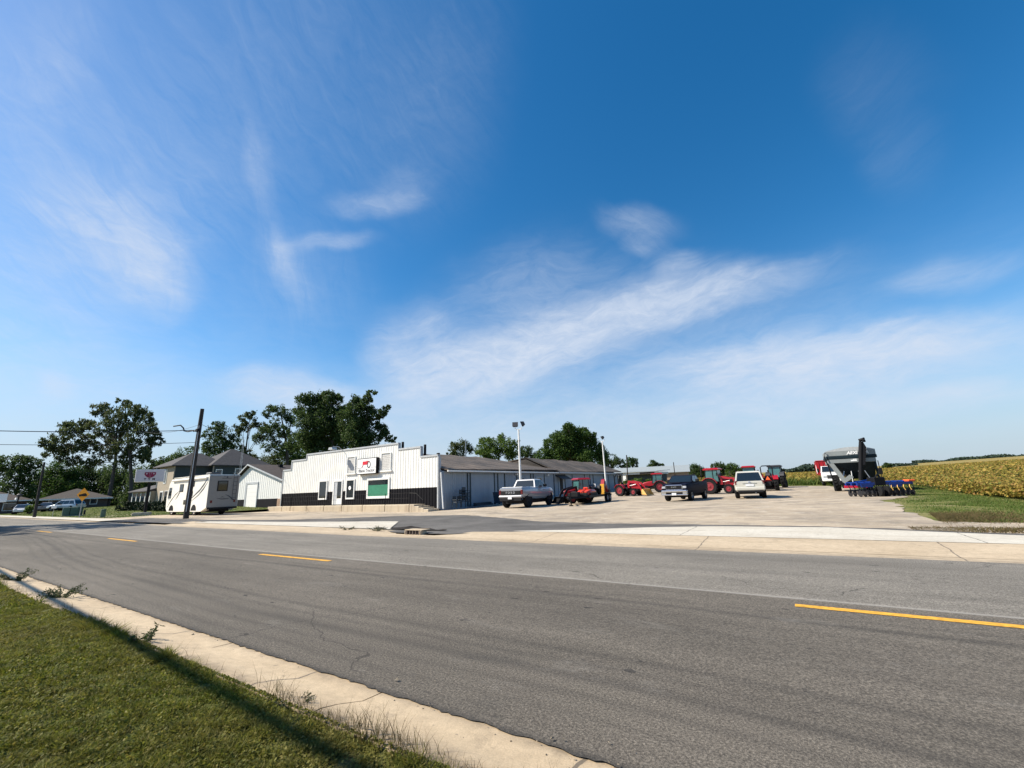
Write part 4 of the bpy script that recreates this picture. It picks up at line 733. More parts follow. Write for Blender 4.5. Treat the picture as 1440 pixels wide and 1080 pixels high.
def wheel(parent, x, y, R, w, rim='alloy', rimf=.62, lugs=0, side=1):
    """tyre with a dished rim, axis along Y; side: which way the hub faces"""
    mb = MB(); r = R*rimf; mb.lathe([(r*.5, -w*.1), (r, -w*.3), (r, -w*.42), (R*.93, -w*.5), (R, -w*.36), (R, w*.36), (R*.93, w*.5), (r, w*.42), (r, w*.3), (r*.5, w*.1)], (x, y, R), 'Y', 22)
    if lugs:
        for i in range(lugs):
            a = 2*PI*i/lugs
            for s in (-1, 1):
                a2 = a+(PI/lugs if s > 0 else 0); d = Vector((math.cos(a2), 0, math.sin(a2))); t_ = Vector((-d.z, 0, d.x)); o = Vector((x, y, R)); sk = t_*R*.10
                q = [o+d*R*.985+t_*.022*R/.6+Vector((0, 0, 0)), o+d*R*.985-t_*.022*R/.6, o+d*R*.985-t_*.022*R/.6+sk+Vector((0, s*w*.5, 0)), o+d*R*.985+t_*.022*R/.6+sk+Vector((0, s*w*.5, 0))]
                mb.quadslab(q, d, .05*R/.6)
    ty = mb.build('wheel', 'rubber', parent, True); mb = MB(); s = side
    prof = [(r*.99, w*.31), (r*.99, w*.43), (r*.88, w*.45), (r*.76, w*.34), (r*.3, w*.36), (r*.24, w*.44), (.01, w*.45)]
    mb.lathe([(a, s*b) for a, b in prof], (x, y, R), 'Y', 20)
    if rim in ('alloy', 'chrome', 'black_plastic'):
        for i in range(6): a = 2*PI*i/6; mb.tube([(x+r*.2*math.cos(a), y+s*w*.36, R+r*.2*math.sin(a)), (x+r*.88*math.cos(a), y+s*w*.40, R+r*.88*math.sin(a))], r*.10, 5)
    mb.build('rim', rim, ty, True); return ty
def arch(mb, x, y, R, s):
    n = 16; po = [(x+R*math.cos(PI*i/n), R*.9+R*math.sin(PI*i/n)) for i in range(n+1)]; mb.prism([(p, max(.28, q-.02)) for p, q in po], 'Y', y-s*.05, y+s*.012)
def vehicle(label, cat, name, loc, rz, paint, L_, hw, st, gh, R, wb, rim, group=None, tint='glass', suv=False):
    t = thing(name, label, cat, loc, rz, group); mb = MB(); hull(mb, st); bq, tq = frust(*gh); mb.loft([bq, [p.lerp(q, .5) for p, q in zip(bq, tq)], tq])
    rq = [Vector((p.x*.97+.03*(gh[4]+gh[5])/2, p.y*.9, p.z+.05)) for p in tq]; mb.loft([tq, rq]); body = mb.build('body', paint, t, True)
    faces = {'rear': [bq[3], bq[0], tq[0], tq[3]], 'front': [bq[1], bq[2], tq[2], tq[1]], 'right': [bq[0], bq[1], tq[1], tq[0]], 'left': [bq[2], bq[3], tq[3], tq[2]]}
    mb = MB(); patch(mb, faces['front'], .04, .96, .06, .95); mb.build('windshield', tint, t); mb = MB(); patch(mb, faces['rear'], .06, .94, .08, .92); mb.build('rear_window', tint, t)
    cuts = ((.05, .30), (.33, .60), (.63, .95)) if suv else ((.07, .46), (.50, .93))
    for sd in ('right', 'left'):
        for u0, u1 in cuts:
            if sd == 'left': u0, u1 = 1-u1, 1-u0
            mb = MB(); patch(mb, faces[sd], u0, u1, .08, .93); mb.build('side_window', tint, t)
    mb = MB()
    for sx in (1, -1):
        for s in (1, -1): arch(mb, sx*wb/2, s*hw*.985, R*1.17, s)
    mb.build('wheel_arch', 'black', t)
    for sx in (1, -1):
        for s in (1, -1): wheel(t, sx*wb/2, s*(hw-.13), R, .29, rim, .6, 0, s)
    for s in (1, -1):
        m_ = MB().box(gh[5]-.15, s*(hw+.03), gh[3]+.02, gh[5]+.12, s*(hw+.27), gh[3]+.24, .04).build('mirror', 'black_plastic', t)
    mb = MB(); mb.box(-wb/2+R*1.2, -hw*.97, st[1][2]-.02, wb/2-R*1.2, hw*.97, st[1][2]+.09, .02); mb.build('sill', 'black_plastic', t)
    mb = MB()
    for s in (1, -1):
        for x in (gh[0]+.55, (gh[0]+gh[1])/2+.35): mb.box(x, s*hw*.985, gh[3]-.2, x+.22, s*(hw+.03), gh[3]-.16)
    mb.build('door_handle', paint, t); MB().box(-L_/2+.5, -hw*.7, .3, L_/2-.6, hw*.7, .55).build('underbody', 'black', t)
    return t
ZL = lambda p: float(zg(p[0], p[1]))+.05
def front_lamps(t, x, hw, z, m='clear_lamp', w=.34, h=.22):
    for s in (1, -1): MB().box(x-.12, s*(hw-.06), z, x+.02, s*(hw-.06-w), z+h, .03).build('headlight', m, t)
def tail_lamps(t, x, hw, z, h=.42, w=.17):
    for s in (1, -1): MB().box(x-.02, s*(hw+.006), z, x+.12, s*(hw-w), z+h, .025).build('tail_light', 'red_lamp', t)
# silver pickup, seen from behind
p = (-18.35, 30.35); L_ = 5.9; hw = 1.03
t = vehicle('silver pickup with black tailgate panel parked nose in beside the shop wall', 'pickup', 'pickup_truck', (p[0], p[1], ZL(p)), math.radians(94.5), 'silver_paint', L_, hw,
    [(-2.92, .99, .80, 1.44), (-2.82, 1.02, .78, 1.49), (-1.6, 1.05, .66, 1.49), (-.55, 1.03, .60, 1.47), (1.2, 1.03, .60, 1.44), (1.9, 1.05, .64, 1.43), (2.6, 1.0, .66, 1.37), (2.9, .92, .72, 1.2)],
    (-.72, 1.55, .98, 1.46, -.42, .72, .80, 2.05), .51, 3.9, 'black_plastic')
MB().box(-2.98, -.82, .98, -2.9, .82, 1.26, .02).build('tailgate_panel', 'black_plastic', t); o = text('FORD', .22, 'grey_trim', 'tailgate_lettering', t, .004, space=1.6); o.location = (-2.985, 0, 1.12); o.rotation_euler = (PI/2, 0, -PI/2)
tail_lamps(t, -2.93, 1.0, .98, .34); MB().box(-3.06, -.99, .76, -2.88, .99, .92, .05).build('rear_bumper', 'silver_paint', t); MB().box(-3.02, -.92, .52, -2.86, .92, .75, .03).build('bumper_step', 'black_plastic', t)
MB().box(-3.10, -.16, .66, -3.055, .16, .82).build('licence_plate', 'plate', t); MB().box(-2.7, -.88, 1.492, -.74, .88, 1.53, .02).build('bed_cover', 'white_gloss', t)
front_lamps(t, 2.86, .9, 1.0); MB().box(2.86, -.62, .8, 2.93, .62, 1.1, .03).build('grille', 'black_plastic', t)
MB().tube([(-.1, .3, 2.08), (-.16, .3, 2.16), (-.3, .3, 2.16)], .03).build('roof_fin', 'black', t)
# navy pickup, facing the camera
p = (-7.95, 38.45); L_ = 6.1; hw = 1.02
t = vehicle('dark navy pickup with chrome bumper and chrome ringed grille facing the road', 'pickup', 'pickup_truck', (p[0], p[1], ZL(p)), math.radians(-95), 'navy_paint', L_, hw,
    [(-3.0, .97, .62, 1.40), (-2.9, .99, .58, 1.45), (-1.7, 1.02, .52, 1.45), (-.6, 1.02, .48, 1.44), (1.1, 1.02, .48, 1.40), (1.9, 1.02, .5, 1.38), (2.7, 1.0, .55, 1.33), (2.95, .95, .6, 1.22)],
    (-.75, 1.5, .97, 1.42, -.5, .68, .80, 1.96), .42, 3.85, 'alloy')
MB().box(2.92, -.66, .88, 3.02, .66, 1.25, .05).build('grille_surround', 'chrome', t); MB().box(2.99, -.61, .91, 3.035, .61, 1.215, .02).build('grille', 'black', t); o = text('RAM', .17, 'chrome', 'grille_lettering', t, .006, space=1.3); o.location = (3.042, 0, 1.07); o.rotation_euler = (PI/2, 0, PI/2)
front_lamps(t, 2.97, 1.0, .98, 'clear_lamp', .28, .17); mb = MB(); mb.box(2.9, -1.0, .70, 3.12, 1.0, .85, .05); mb.box(2.9, -1.0, .46, 3.1, 1.0, .54, .03); mb.box(2.9, -1.0, .5, 3.08, -.62, .7, .03); mb.box(2.9, .62, .5, 3.08, 1.0, .7, .03); mb.build('front_bumper', 'chrome', t); MB().box(2.92, -.61, .5, 3.05, .61, .665).build('bumper_intake', 'black', t)
MB().box(3.10, -.17, .48, 3.13, .17, .64).build('licence_plate', 'plate', t); tail_lamps(t, -3.0, .98, .95); MB().box(.9, -.4, 1.38, 2.6, .4, 1.42, .02).build('hood_bulge', 'navy_paint', t); MB().box(-2.8, -.85, 1.452, -.8, .85, 1.465).build('bed_liner', 'black', t)
# champagne wagon, seen from behind
p = (-3.55, 41.15); L_ = 4.95; hw = .98
t = vehicle('champagne silver sport utility wagon seen from behind on the gravel lot', 'suv', 'sport_utility_wagon', (p[0], p[1], ZL(p)), math.radians(97), 'champagne_paint', L_, hw,
    [(-2.48, .90, .56, 1.12), (-2.4, .95, .5, 1.16), (-1.6, .98, .46, 1.16), (0, .98, .44, 1.15), (1.2, .98, .46, 1.12), (2.1, .93, .5, 1.04), (2.45, .82, .56, .92)],
    (-2.4, 1.1, .94, 1.13, -2.15, .35, .76, 1.80), .38, 2.9, 'alloy', suv=True)
t.scale = (1.1, 1.08, 1.12); tail_lamps(t, -2.46, .93, .9, .3, .15); MB().box(-2.58, -.93, .55, -2.4, .93, .78, .05).build('rear_bumper', 'champagne_paint', t); MB().box(-2.56, -.8, .40, -2.4, .8, .545, .03).build('bumper_valance', 'black_plastic', t); MB().box(-2.512, -.26, .84, -2.49, .26, .97).build('licence_plate', 'plate', t)
MB().box(-2.5, -.45, 1.0, -2.47, .45, 1.035).build('tailgate_trim', 'chrome', t); mb = MB(); mb.sphere((-2.49, 0, 1.09), (.03, .1, .05), 8); mb.build('badge', 'chrome', t)
for s in (1, -1): MB().tube([(-2., s*.72, 1.86), (-1.9, s*.72, 1.9), (.1, s*.72, 1.9), (.2, s*.72, 1.86)], .018).build('roof_rail', 'black_plastic', t)
MB().tube([(-2.55, -.3, .38), (-2.65, -.3, .38)], .03).build('exhaust', 'steel', t)
# cars by the ranch houses
p = deep(93, 714, 70); t = vehicle('pale silver sport utility car parked in front of the brown roofed house', 'suv', 'parked_car', (p.x, p.y, float(zg(p.x, p.y))), ang+math.radians(182) if False else math.radians(215), 'suv_silver', 4.7, .92,
    [(-2.3, .85, .5, 1.0), (-1.4, .92, .4, 1.04), (0, .92, .4, 1.02), (1.4, .9, .42, .95), (2.1, .85, .45, .85), (2.35, .75, .5, .75)], (-2.1, 1.1, .88, 1.0, -1.7, .35, .7, 1.62), .36, 2.8, 'alloy', suv=True); front_lamps(t, 2.3, .8, .68); tail_lamps(t, -2.3, .86, .75, .25)
p = deep(67, 715, 71); t = vehicle('dark sedan partly hidden behind the pale silver sport utility car', 'car', 'parked_car', (p.x, p.y, float(zg(p.x, p.y))), math.radians(215), 'car_dark', 4.6, .9,
    [(-2.3, .8, .45, .92), (-1.4, .9, .35, .98), (0, .9, .35, .96), (1.4, .88, .38, .9), (2.25, .75, .45, .75)], (-1.7, 1.1, .86, .95, -1.1, .35, .66, 1.42), .33, 2.7, 'alloy'); tail_lamps(t, -2.28, .8, .7, .2)
p = deep(32, 716, 66); t = vehicle('white car nose showing beside the lamp post at far left', 'car', 'parked_car', (p.x, p.y, float(zg(p.x, p.y))-.02), math.radians(-14), 'car_white', 4.5, .88,
    [(-2.2, .8, .45, .92), (-1.4, .88, .35, .98), (0, .88, .35, .96), (1.4, .86, .38, .9), (2.2, .75, .45, .72)], (-1.7, 1.1, .84, .95, -1.1, .3, .66, 1.42), .33, 2.6, 'alloy'); front_lamps(t, 2.15, .75, .6)
# ---------------------------------------------------------------- motorhome
q0 = deep(289.5, 714, 38); rx = q0.x; ry = q0.y; gz = float(zg(rx, ry))+.03
t = thing('motorhome', 'white motorhome with swirl graphics, shade coloured into its grey rear wall, parked by the garage', 'motorhome', (rx-4.3, ry+1.25, gz)); Lh = 4.3; W = 1.25; B = .36; T = 3.45
mb = MB(); mb.prism([(-Lh+.15, B+.3), (-Lh+.5, B), (3.3, B), (Lh-.02, .66), (Lh-.02, T-.05), (Lh-.1, T), (-Lh+.75, T-.08), (-Lh+.28, T-.5), (-Lh, 1.45)], 'Y', -W, W); body = mb.build('body', 'rv_white', t)
MB().box(Lh-.02, -W+.03, .68, Lh+.03, W-.03, T-.03, .02).build('rear_wall', 'rv_shade_grey', t); MB().box(-Lh+1.0, -W+.02, T, Lh-.1, W-.02, T+.05, .02).build('roof', 'rv_white', t)  # rear wall grey has the shade of that end painted in
w = MB().box(Lh+.03, -.58, 2.05, Lh+.06, .28, 2.95, .04).build('rear_window', 'black', t); MB().box(Lh+.06, -.5, 2.12, Lh+.065, .2, 2.88).build('pane', 'glass', w)
lad = MB()
for y in (.68, .98): lad.tube([(Lh+.14, y, 1.25), (Lh+.14, y, T+.05), (Lh-.05, y, T+.22)], .018, 6)
for i in range(6): lad.tube([(Lh+.14, .68, 1.45+i*.35), (Lh+.14, .98, 1.45+i*.35)], .014, 5)
lad.build('ladder', 'dark_trim', t)
for px, z0, x1, z1 in ((-.35, 2.55, .7, 3.05), (-.35, 1.72, .55, 2.15), (-2.35, 2.15, -1.55, 2.85), (-1.15, 1.0, -.6, 1.4)):
    w = MB().box(px-1.2+2.0, -W-.03, z0, x1-1.2+2.0, -W-.002, z1, .02).build('side_window', 'black', t); MB().box(px+.86, -W-.036, z0+.06, x1+.74, -W-.028, z1-.06).build('pane', 'glass', w)
mb = MB(); mb.prism([(-Lh+.3, 1.6), (-Lh+1.0, 1.6), (-Lh+1.0, 2.6), (-Lh+.42, 2.6)], 'Y', -W-.02, -W-.003); mb.build('cab_window', 'glass', t); mb = MB(); mb.prism([(-Lh+.02, 1.5), (-Lh+.27, 2.9), (-Lh+.25, 2.9), (-Lh-.01, 1.5)], 'Y', -W+.1, W-.1); mb.build('windshield', 'glass', t)
def swirl(mb, pts, r, Y):
    n = len(pts)
    for i in range(n-1):
        (xa, za), (xb, zb) = pts[i], pts[i+1]; ra, rb = r[i], r[i+1]; mb.add([(xa, Y, za-ra), (xb, Y, zb-rb), (xb, Y, zb+rb), (xa, Y, za+ra), (xa, Y+.004, za-ra), (xb, Y+.004, zb-rb), (xb, Y+.004, zb+rb), (xa, Y+.004, za+ra)], [(0, 1, 2, 3), (7, 6, 5, 4), (0, 3, 7, 4), (1, 5, 6, 2)])
mb = MB(); swirl(mb, [(.3, 1.15), (1.6, 1.7), (2.7, 2.2), (3.5, 2.75), (4.1, 3.3)], [.01, .05, .09, .1, .02], -W-.008); swirl(mb, [(1.2, 1.25), (2.5, 1.75), (3.4, 2.3), (4.1, 2.9)], [.01, .05, .09, .02], -W-.008); swirl(mb, [(-3.9, .75), (-3.3, 1.3), (-2.4, 1.9), (-1.4, 2.3)], [.02, .06, .05, .01], -W-.008); swirl(mb, [(-2.2, 1.45), (-1.7, 1.9), (-1.0, 2.5)], [.02, .1, .02], -W-.008); mb.build('side_graphics', 'rv_dark', t)
mb = MB(); Y0 = Lh+.034
def rsw(pts, r):
    for i in range(len(pts)-1):
        (ya, za), (yb, zb) = pts[i], pts[i+1]; mb.add([(Y0, ya, za-r[i]), (Y0, yb, zb-r[i+1]), (Y0, yb, zb+r[i+1]), (Y0, ya, za+r[i]), (Y0+.004, ya, za-r[i]), (Y0+.004, yb, zb-r[i+1]), (Y0+.004, yb, zb+r[i+1]), (Y0+.004, ya, za+r[i])], [(0, 1, 2, 3), (7, 6, 5, 4), (0, 3, 7, 4), (1, 5, 6, 2), (0, 4, 5, 1), (3, 2, 6, 7)])
rsw([(-.55, 1.45), (-.1, 1.36), (.35, 1.38), (.5, 1.42)], [.01, .04, .03, .01]); rsw([(.15, 1.75), (.45, 1.6), (.8, 1.3), (1.05, 1.2)], [.01, .05, .06, .02]); rsw([(-.2, 1.5), (-.08, 1.56), (.05, 1.5)], [.01, .03, .01]); mb.build('rear_graphics', 'rv_dark', t)
mb = MB(); mb.box(Lh+.032, -.25, 3.14, Lh+.04, .52, 3.19); mb.box(Lh+.032, .1, 3.16, Lh+.041, .22, 3.34); mb.box(Lh+.032, -.1, 3.3, Lh+.04, -.02, 3.34); mb.build('rear_emblem', 'rv_dark', t)
for y in (-1.02, .86): MB().box(Lh+.03, y, 1.05, Lh+.06, y+.18, 1.28, .02).build('tail_light', 'red_lamp', t)
MB().box(Lh+.0, -W+.05, .52, Lh+.1, W-.05, .675, .03).build('rear_bumper', 'black_plastic', t); MB().box(-2., -.5, T+.05, -1, .5, T+.32, .08).build('air_conditioner', 'rv_dark', t); MB().box(1.4, -.45, T+.05, 2.4, .45, T+.34, .08).build('air_conditioner', 'rv_dark', t)
MB().tube([(-Lh+1.1, -W-.08, T-.22), (Lh-.3, -W-.08, T-.22)], .09, 8).build('awning', 'rv_white', t); MB().box(-Lh+.15, -W-.32, 1.85, -Lh+.3, -W-.08, 2.3, .04).build('mirror', 'rv_shade_grey', t)
for x in (-2.9, 1.9):
    for s in (1, -1): wheel(t, x, s*(W-.2), .42, .3, 'chrome', .6, 0, s)
mb = MB()
for x in (-2.9, 1.9): arch(mb, x, -W*.998, .52, -1)
mb.build('wheel_arch', 'black', t); MB().box(-3.6, -.8, .28, 3.8, .8, .6).build('underbody', 'black', t)
# ---------------------------------------------------------------- tractors
def fender(mb, x, y, R, w, a0, a1):
    n = 9; rings = []
    for i in range(n+1):
        a = math.radians(lerp(a0, a1, i/n)); c, s = math.cos(a), math.sin(a); rings.append([(x+R*c, y-w/2, s*R), (x+R*c, y+w/2, s*R), (x+(R+.05)*c, y+w/2, s*(R+.05)), (x+(R+.05)*c, y-w/2, s*(R+.05))])
    return rings
def tractor(label, loc, rz, paint='red_paint', s=1., cab=True, rops=False, loader=True, bucket='black', rim='red_rim', R=.72, r=.46, seat='black', canopy=False, triangle=False, group=None, arm=None):
    t = thing('tractor', label, 'tractor', loc, math.radians(rz), group); t.scale = (s, s, s); wb = 1.0; tr = .68
    for sd in (1, -1): wheel(t, -wb*.75, sd*tr, R, .40, rim, .58, 16, sd); wheel(t, wb*1.0, sd*(tr-.04), r, .28, rim, .56, 14, sd)
    mb = MB(); mb.box(-1.1, -.26, .5, 1.35, .26, .95, .05); mb.tube([(-wb*.75, -.6, R), (-wb*.75, .6, R)], .12); mb.tube([(wb, -.55, r), (wb, .55, r)], .09); mb.box(-.9, -.5, .75, .2, .5, .98, .03); mb.build('chassis', 'black_plastic', t)
    mb = MB(); mb.loft([[(x, hw_, zb), (x, hw_, zt-.12), (x, hw_-.1, zt), (x, -hw_+.1, zt), (x, -hw_, zt-.12), (x, -hw_, zb)] for x, hw_, zb, zt in ((.1, .34, .9, 1.52), (.7, .33, .86, 1.47), (1.3, .31, .8, 1.36), (1.55, .27, .78, 1.22))]); mb.build('hood', paint, t, True)
    MB().box(1.5, -.22, .8, 1.58, .22, 1.16, .03).build('grille', 'black', t)
    for sd in (1, -1): MB().box(1.47, sd*.1, 1.17, 1.53, sd*.26, 1.26, .02).build('headlight', 'clear_lamp', t)
    for sd in (1, -1):
        rg = [[(p[0], p[1], p[2]+R) for p in ring] for ring in fender(None, -wb*.75, sd*tr, R+.07, .46, 20, 150)]; MB().loft(rg).build('fender', paint, t)
    if cab:
        zt = 2.35; posts = MB()
        for sd in (1, -1):
            for (xa, xb) in ((-1.15, -1.05), (-.35, -.35), (.2, .05)): posts.tube([(xa, sd*.62, 1.15), (xb, sd*.58, zt)], .035, 6)
            posts.tube([(-1.12, sd*.61, 1.2), (.18, sd*.61, 1.2)], .035, 6)
        posts.build('cab_frame', 'black_plastic', t)
        MB().loft([[(-1.25, -.68, zt), (.25, -.68, zt), (.25, .68, zt), (-1.25, .68, zt)], [(-1.28, -.7, zt+.08), (.3, -.7, zt+.08), (.3, .7, zt+.08), (-1.28, .7, zt+.08)], [(-1.1, -.55, zt+.2), (.1, -.55, zt+.2), (.1, .55, zt+.2), (-1.1, .55, zt+.2)]]).build('cab_roof', paint, t)
        for q in ([(.16, -.57, 1.2), (.16, .57, 1.2), (.06, .54, zt-.03), (.06, -.54, zt-.03)], [(-1.13, .57, 1.2), (-1.13, -.57, 1.2), (-1.06, -.54, zt-.03), (-1.06, .54, zt-.03)]): MB().quadslab(q, (1, 0, .1), .012).build('cab_window', 'cab_glass', t)
        for sd in (1, -1): MB().quadslab([(-1.08, sd*.6, 1.2), (.14, sd*.6, 1.2), (.05, sd*.565, zt-.03), (-1.03, sd*.565, zt-.03)], (0, sd, 0), .012).build('cab_window', 'cab_glass', t)
        MB().tube([(.35, -.28, 1.4), (.35, -.28, 2.2)], .035).build('exhaust', 'black', t)
        for sd in (1, -1): MB().box(.05, sd*.72, 1.75, .1, sd*.9, 2.05, .02).build('mirror', 'black_plastic', t)
        mb = MB(); mb.box(-.85, -.25, 1.1, -.4, .25, 1.25, .05); mb.box(-.95, -.25, 1.2, -.82, .25, 1.75, .05); mb.build('seat', 'black', t)
    else:
        mb = MB(); mb.box(-.75, -.24, 1.02, -.3, .24, 1.16, .05); mb.box(-.85, -.23, 1.1, -.72, .23, 1.55, .06); mb.build('seat', seat, t); MB().tube([(.1, 0, 1.2), (-.12, 0, 1.5)], .02).build('steering_column', 'black', t); MB().lathe([(.18, 0), (.2, .015), (.18, .03)], (-.14, 0, 1.5), 'Z', 14).build('steering_wheel', 'black', t)
    if rops:
        mb = MB(); mb.tube([(-1.0, -.5, .9), (-1.02, -.52, 2.35), (-1.02, -.38, 2.5), (-1.02, .38, 2.5), (-1.02, .52, 2.35), (-1.0, .5, .9)], .05, 8); mb.build('roll_bar', 'black', t)
    if canopy: MB().box(-1.25, -.62, 2.5, .25, .62, 2.58, .03).build('canopy', 'black_plastic', t)
    if loader:
        for sd in (1, -1):
            y = sd*.45; mb = MB(); mb.prism([(.25, .9), (.45, .9), (.5, 1.6), (.3, 1.65)], 'Y', y-.05, y+.05); mb.prism([(.25, 1.7), (.5, 1.72), (1.5, 1.48), (1.75, 1.2), (2.2, .35), (2.05, .3), (1.55, 1.12), (1.35, 1.32), (.35, 1.52)], 'Y', y-.045, y+.045); mb.build('loader_arm', arm or paint, t); MB().tube([(.5, y, 1.15), (1.3, y, 1.3)], .03).build('hydraulic_ram', 'steel', t)
        mb = MB(); mb.prism([(2.1, .12), (2.75, .06), (2.75, .09), (2.2, .2), (2.14, .55), (2.3, .72), (2.24, .75), (2.06, .58)], 'Y', -.8, .8)
        for sd in (1, -1): mb.prism([(2.1, .12), (2.75, .07), (2.3, .73), (2.08, .58)], 'Y', sd*.8, sd*.78)
        mb.build('bucket', bucket, t)
    if triangle: MB().prism([(-.22, 1.1), (.22, 1.1), (0, 1.48)], 'X', -1.22, -1.2).build('warning_triangle', 'hi_orange', t)
    return t
def put(px, py, d): q = deep(px, py, d); return (q.x, q.y, float(zg(q.x, q.y))+.045)
TG = 'red tractors on the dealer lot'
th = tractor('red compact tractor with folded roll bar hoop and yellow loader bucket, side on', put(885, 697, 50), -14, cab=False, rops=True, bucket='pale_yellow', s=.97, R=.62, r=.42, group=TG)
tractor('cab tractor half hidden behind the yellow bucket and the navy pickup', put(921, 690, 57), 190, cab=True, loader=False, s=.95, group=TG)
tractor('red cab tractor with red wheels standing right of the navy pickup', put(1014, 696, 45.5), -8, s=1.02, R=.74, r=.46, bucket='black', group=TG)
tractor('tractor hidden behind the champagne wagon, only its red cab roof showing', put(1058, 690, 52), 92, s=1.07, loader=False, group=TG)
tractor('red tractor seen from behind with black roll frame and orange warning triangle', put(1083, 690, 47), 92, 'red_paint', cab=False, rops=True, loader=True, triangle=True, s=1.03, group=TG)
tractor('dark cab tractor with black tyres and warning triangle, rightmost tractor on the lot', put(1095, 684, 54), 84, 'dark_trim', s=1.06, rim='black_plastic', R=.85, loader=False, triangle=True, group=TG)
tractor('small red cab tractor with a low black bucket behind the trailer', put(813, 704, 38.5), -125, s=.83, bucket='black', arm='black_plastic', R=.66, r=.42, group=TG)
mb = MB()
for y in (.45, -.45): mb.tube([(-1.05+.85*math.cos(math.radians(a))*.55, y, 1.75+.85*math.sin(math.radians(a))) for a in range(70, 261, 19)], .055, 8)
mb.tube([(-1.05+.85*math.cos(math.radians(70))*.55, .45, 1.75+.85*math.sin(math.radians(70))), (-1.05+.85*math.cos(math.radians(70))*.55, -.45, 1.75+.85*math.sin(math.radians(70)))], .055, 8); mb.build('hoop', 'black', th)
# ---------------------------------------------------------------- trailer with its load
ax = Vector((-15.45, 37.3, 0)); tz = .05
t = thing('flatbed_trailer', 'black flatbed trailer on tandem wheels with a front jack on the gravel lot', 'trailer', (ax.x, ax.y, tz), math.radians(-83.5))
mb = MB()
for sd in (1, -1): mb.box(-1.9, sd*.95, .5, 5.2, sd*.85, .68, .01)
for i in range(12): mb.box(-1.9+i*.62, -.85, .52, -1.78+i*.62, .85, .6)
mb.tube([(5.2, -.85, .58), (7.1, 0, .55)], .06, 6); mb.tube([(5.2, .85, .58), (7.1, 0, .55)], .06, 6); mb.box(7.0, -.08, .48, 7.5, .08, .62, .02); mb.build('frame', 'black', t); mb = MB()
for i in range(9): mb.box(-1.9, -.84+i*.187, .605, 5.2, -.84+i*.187+.175, .64)
mb.build('deck', 'wood_pole', t); MB().tube([(6.9, .0, .06), (6.9, .0, 1.0)], .05).build('jack', 'black', t); MB().box(6.75, -.12, .0, 7.05, .12, .07, .01).build('jack_foot', 'black', t)
for x in (-.45, .42):
    for sd in (1, -1): wheel(t, x, sd*1.07, .36, .24, 'alloy', .58, 0, sd)
for sd in (1, -1): MB().box(-.95, sd*.96, .76, .92, sd*1.2, .80, .01).build('mudguard', 'black', t)
mb = MB(); mb.box(5.0, -.8, .64, 5.3, .8, .9, .03); mb.box(5.4, -.3, .62, 6.0, .3, 1.0, .04); mb.build('tool_box', 'black_plastic', t)
dirv = Vector((math.cos(math.radians(-83.5)), math.sin(math.radians(-83.5)), 0)); q = ax+dirv*.75
tt = tractor('small dark compact tractor with a white seat loaded on the flatbed trailer', (q.x, q.y, tz+.645), -83.5, 'dark_trim', cab=False, loader=False, s=.60, seat='seat_white', rim='black_plastic', R=.60, r=.36)
q = ax+dirv*2.9; t = thing('rotary_cutter', 'long low bright orange rotary cutter loaded at the front of the flatbed trailer', 'implement', (q.x, q.y, tz+.645), math.radians(-83.5))
mb = MB(); mb.loft([[(x, -w_, .1), (x, w_, .1), (x, w_, h_*.7), (x, w_*.8, h_), (x, -w_*.8, h_), (x, -w_, h_*.7)] for x, w_, h_ in ((-1.2, .6, .45), (-1.0, .78, .58), (.3, .8, .62), (.9, .7, .5), (1.15, .45, .4))]); mb.build('deck', 'orange_paint', t, True)
mb = MB(); mb.tube([(-1.1, .0, .55), (-.3, .0, .82), (.9, .0, .6), (1.5, 0, .35)], .05); mb.box(-.35, -.25, .6, .15, .25, .85, .05); mb.build('gearbox', 'orange_paint', t)
for sd in (1, -1): MB().box(-1.15, sd*.8, .0, 1.0, sd*.84, .3, .01).build('skid', 'black', t)
w_ = wheel(t, -1.3, 0, .27, .16, 'black_plastic', .5, 0, 1); t.scale = (.85, .8, .8)
q = ax+dirv*(-1.2)+Vector((.5, 0, 0)); t = thing('backhoe_attachment', 'red backhoe arm with a yellow bracket standing on the rear of the trailer', 'backhoe', (q.x, q.y, tz+.645), math.radians(-83.5))
mb = MB(); mb.prism([(.5, .0), (.8, .0), (.72, 1.05), (.45, 1.1)], 'Y', -.16, .16); t.scale = (1.0, 1.1, .82); mb.build('bracket', 'yellow_paint', t); mb = MB(); mb.prism([(.55, .6), (.75, .6), (.35, 1.5), (.1, 1.62), (.0, 1.4)], 'Y', -.14, .14); mb.prism([(.05, 1.6), (.3, 1.45), (-.5, .55), (-.95, .0), (-1.15, .0), (-.7, .75)], 'Y', -.11, .11); mb.build('boom', 'red_paint', t); mb = MB(); mb.prism([(-.85, .0), (-1.2, .0), (-1.35, .35), (-1.05, .55), (-.8, .3)], 'Y', -.22, .22); mb.build('digging_bucket', 'black', t); MB().tube([(.6, .18, .7), (.1, .18, 1.35)], .04).build('hydraulic_ram', 'steel', t)
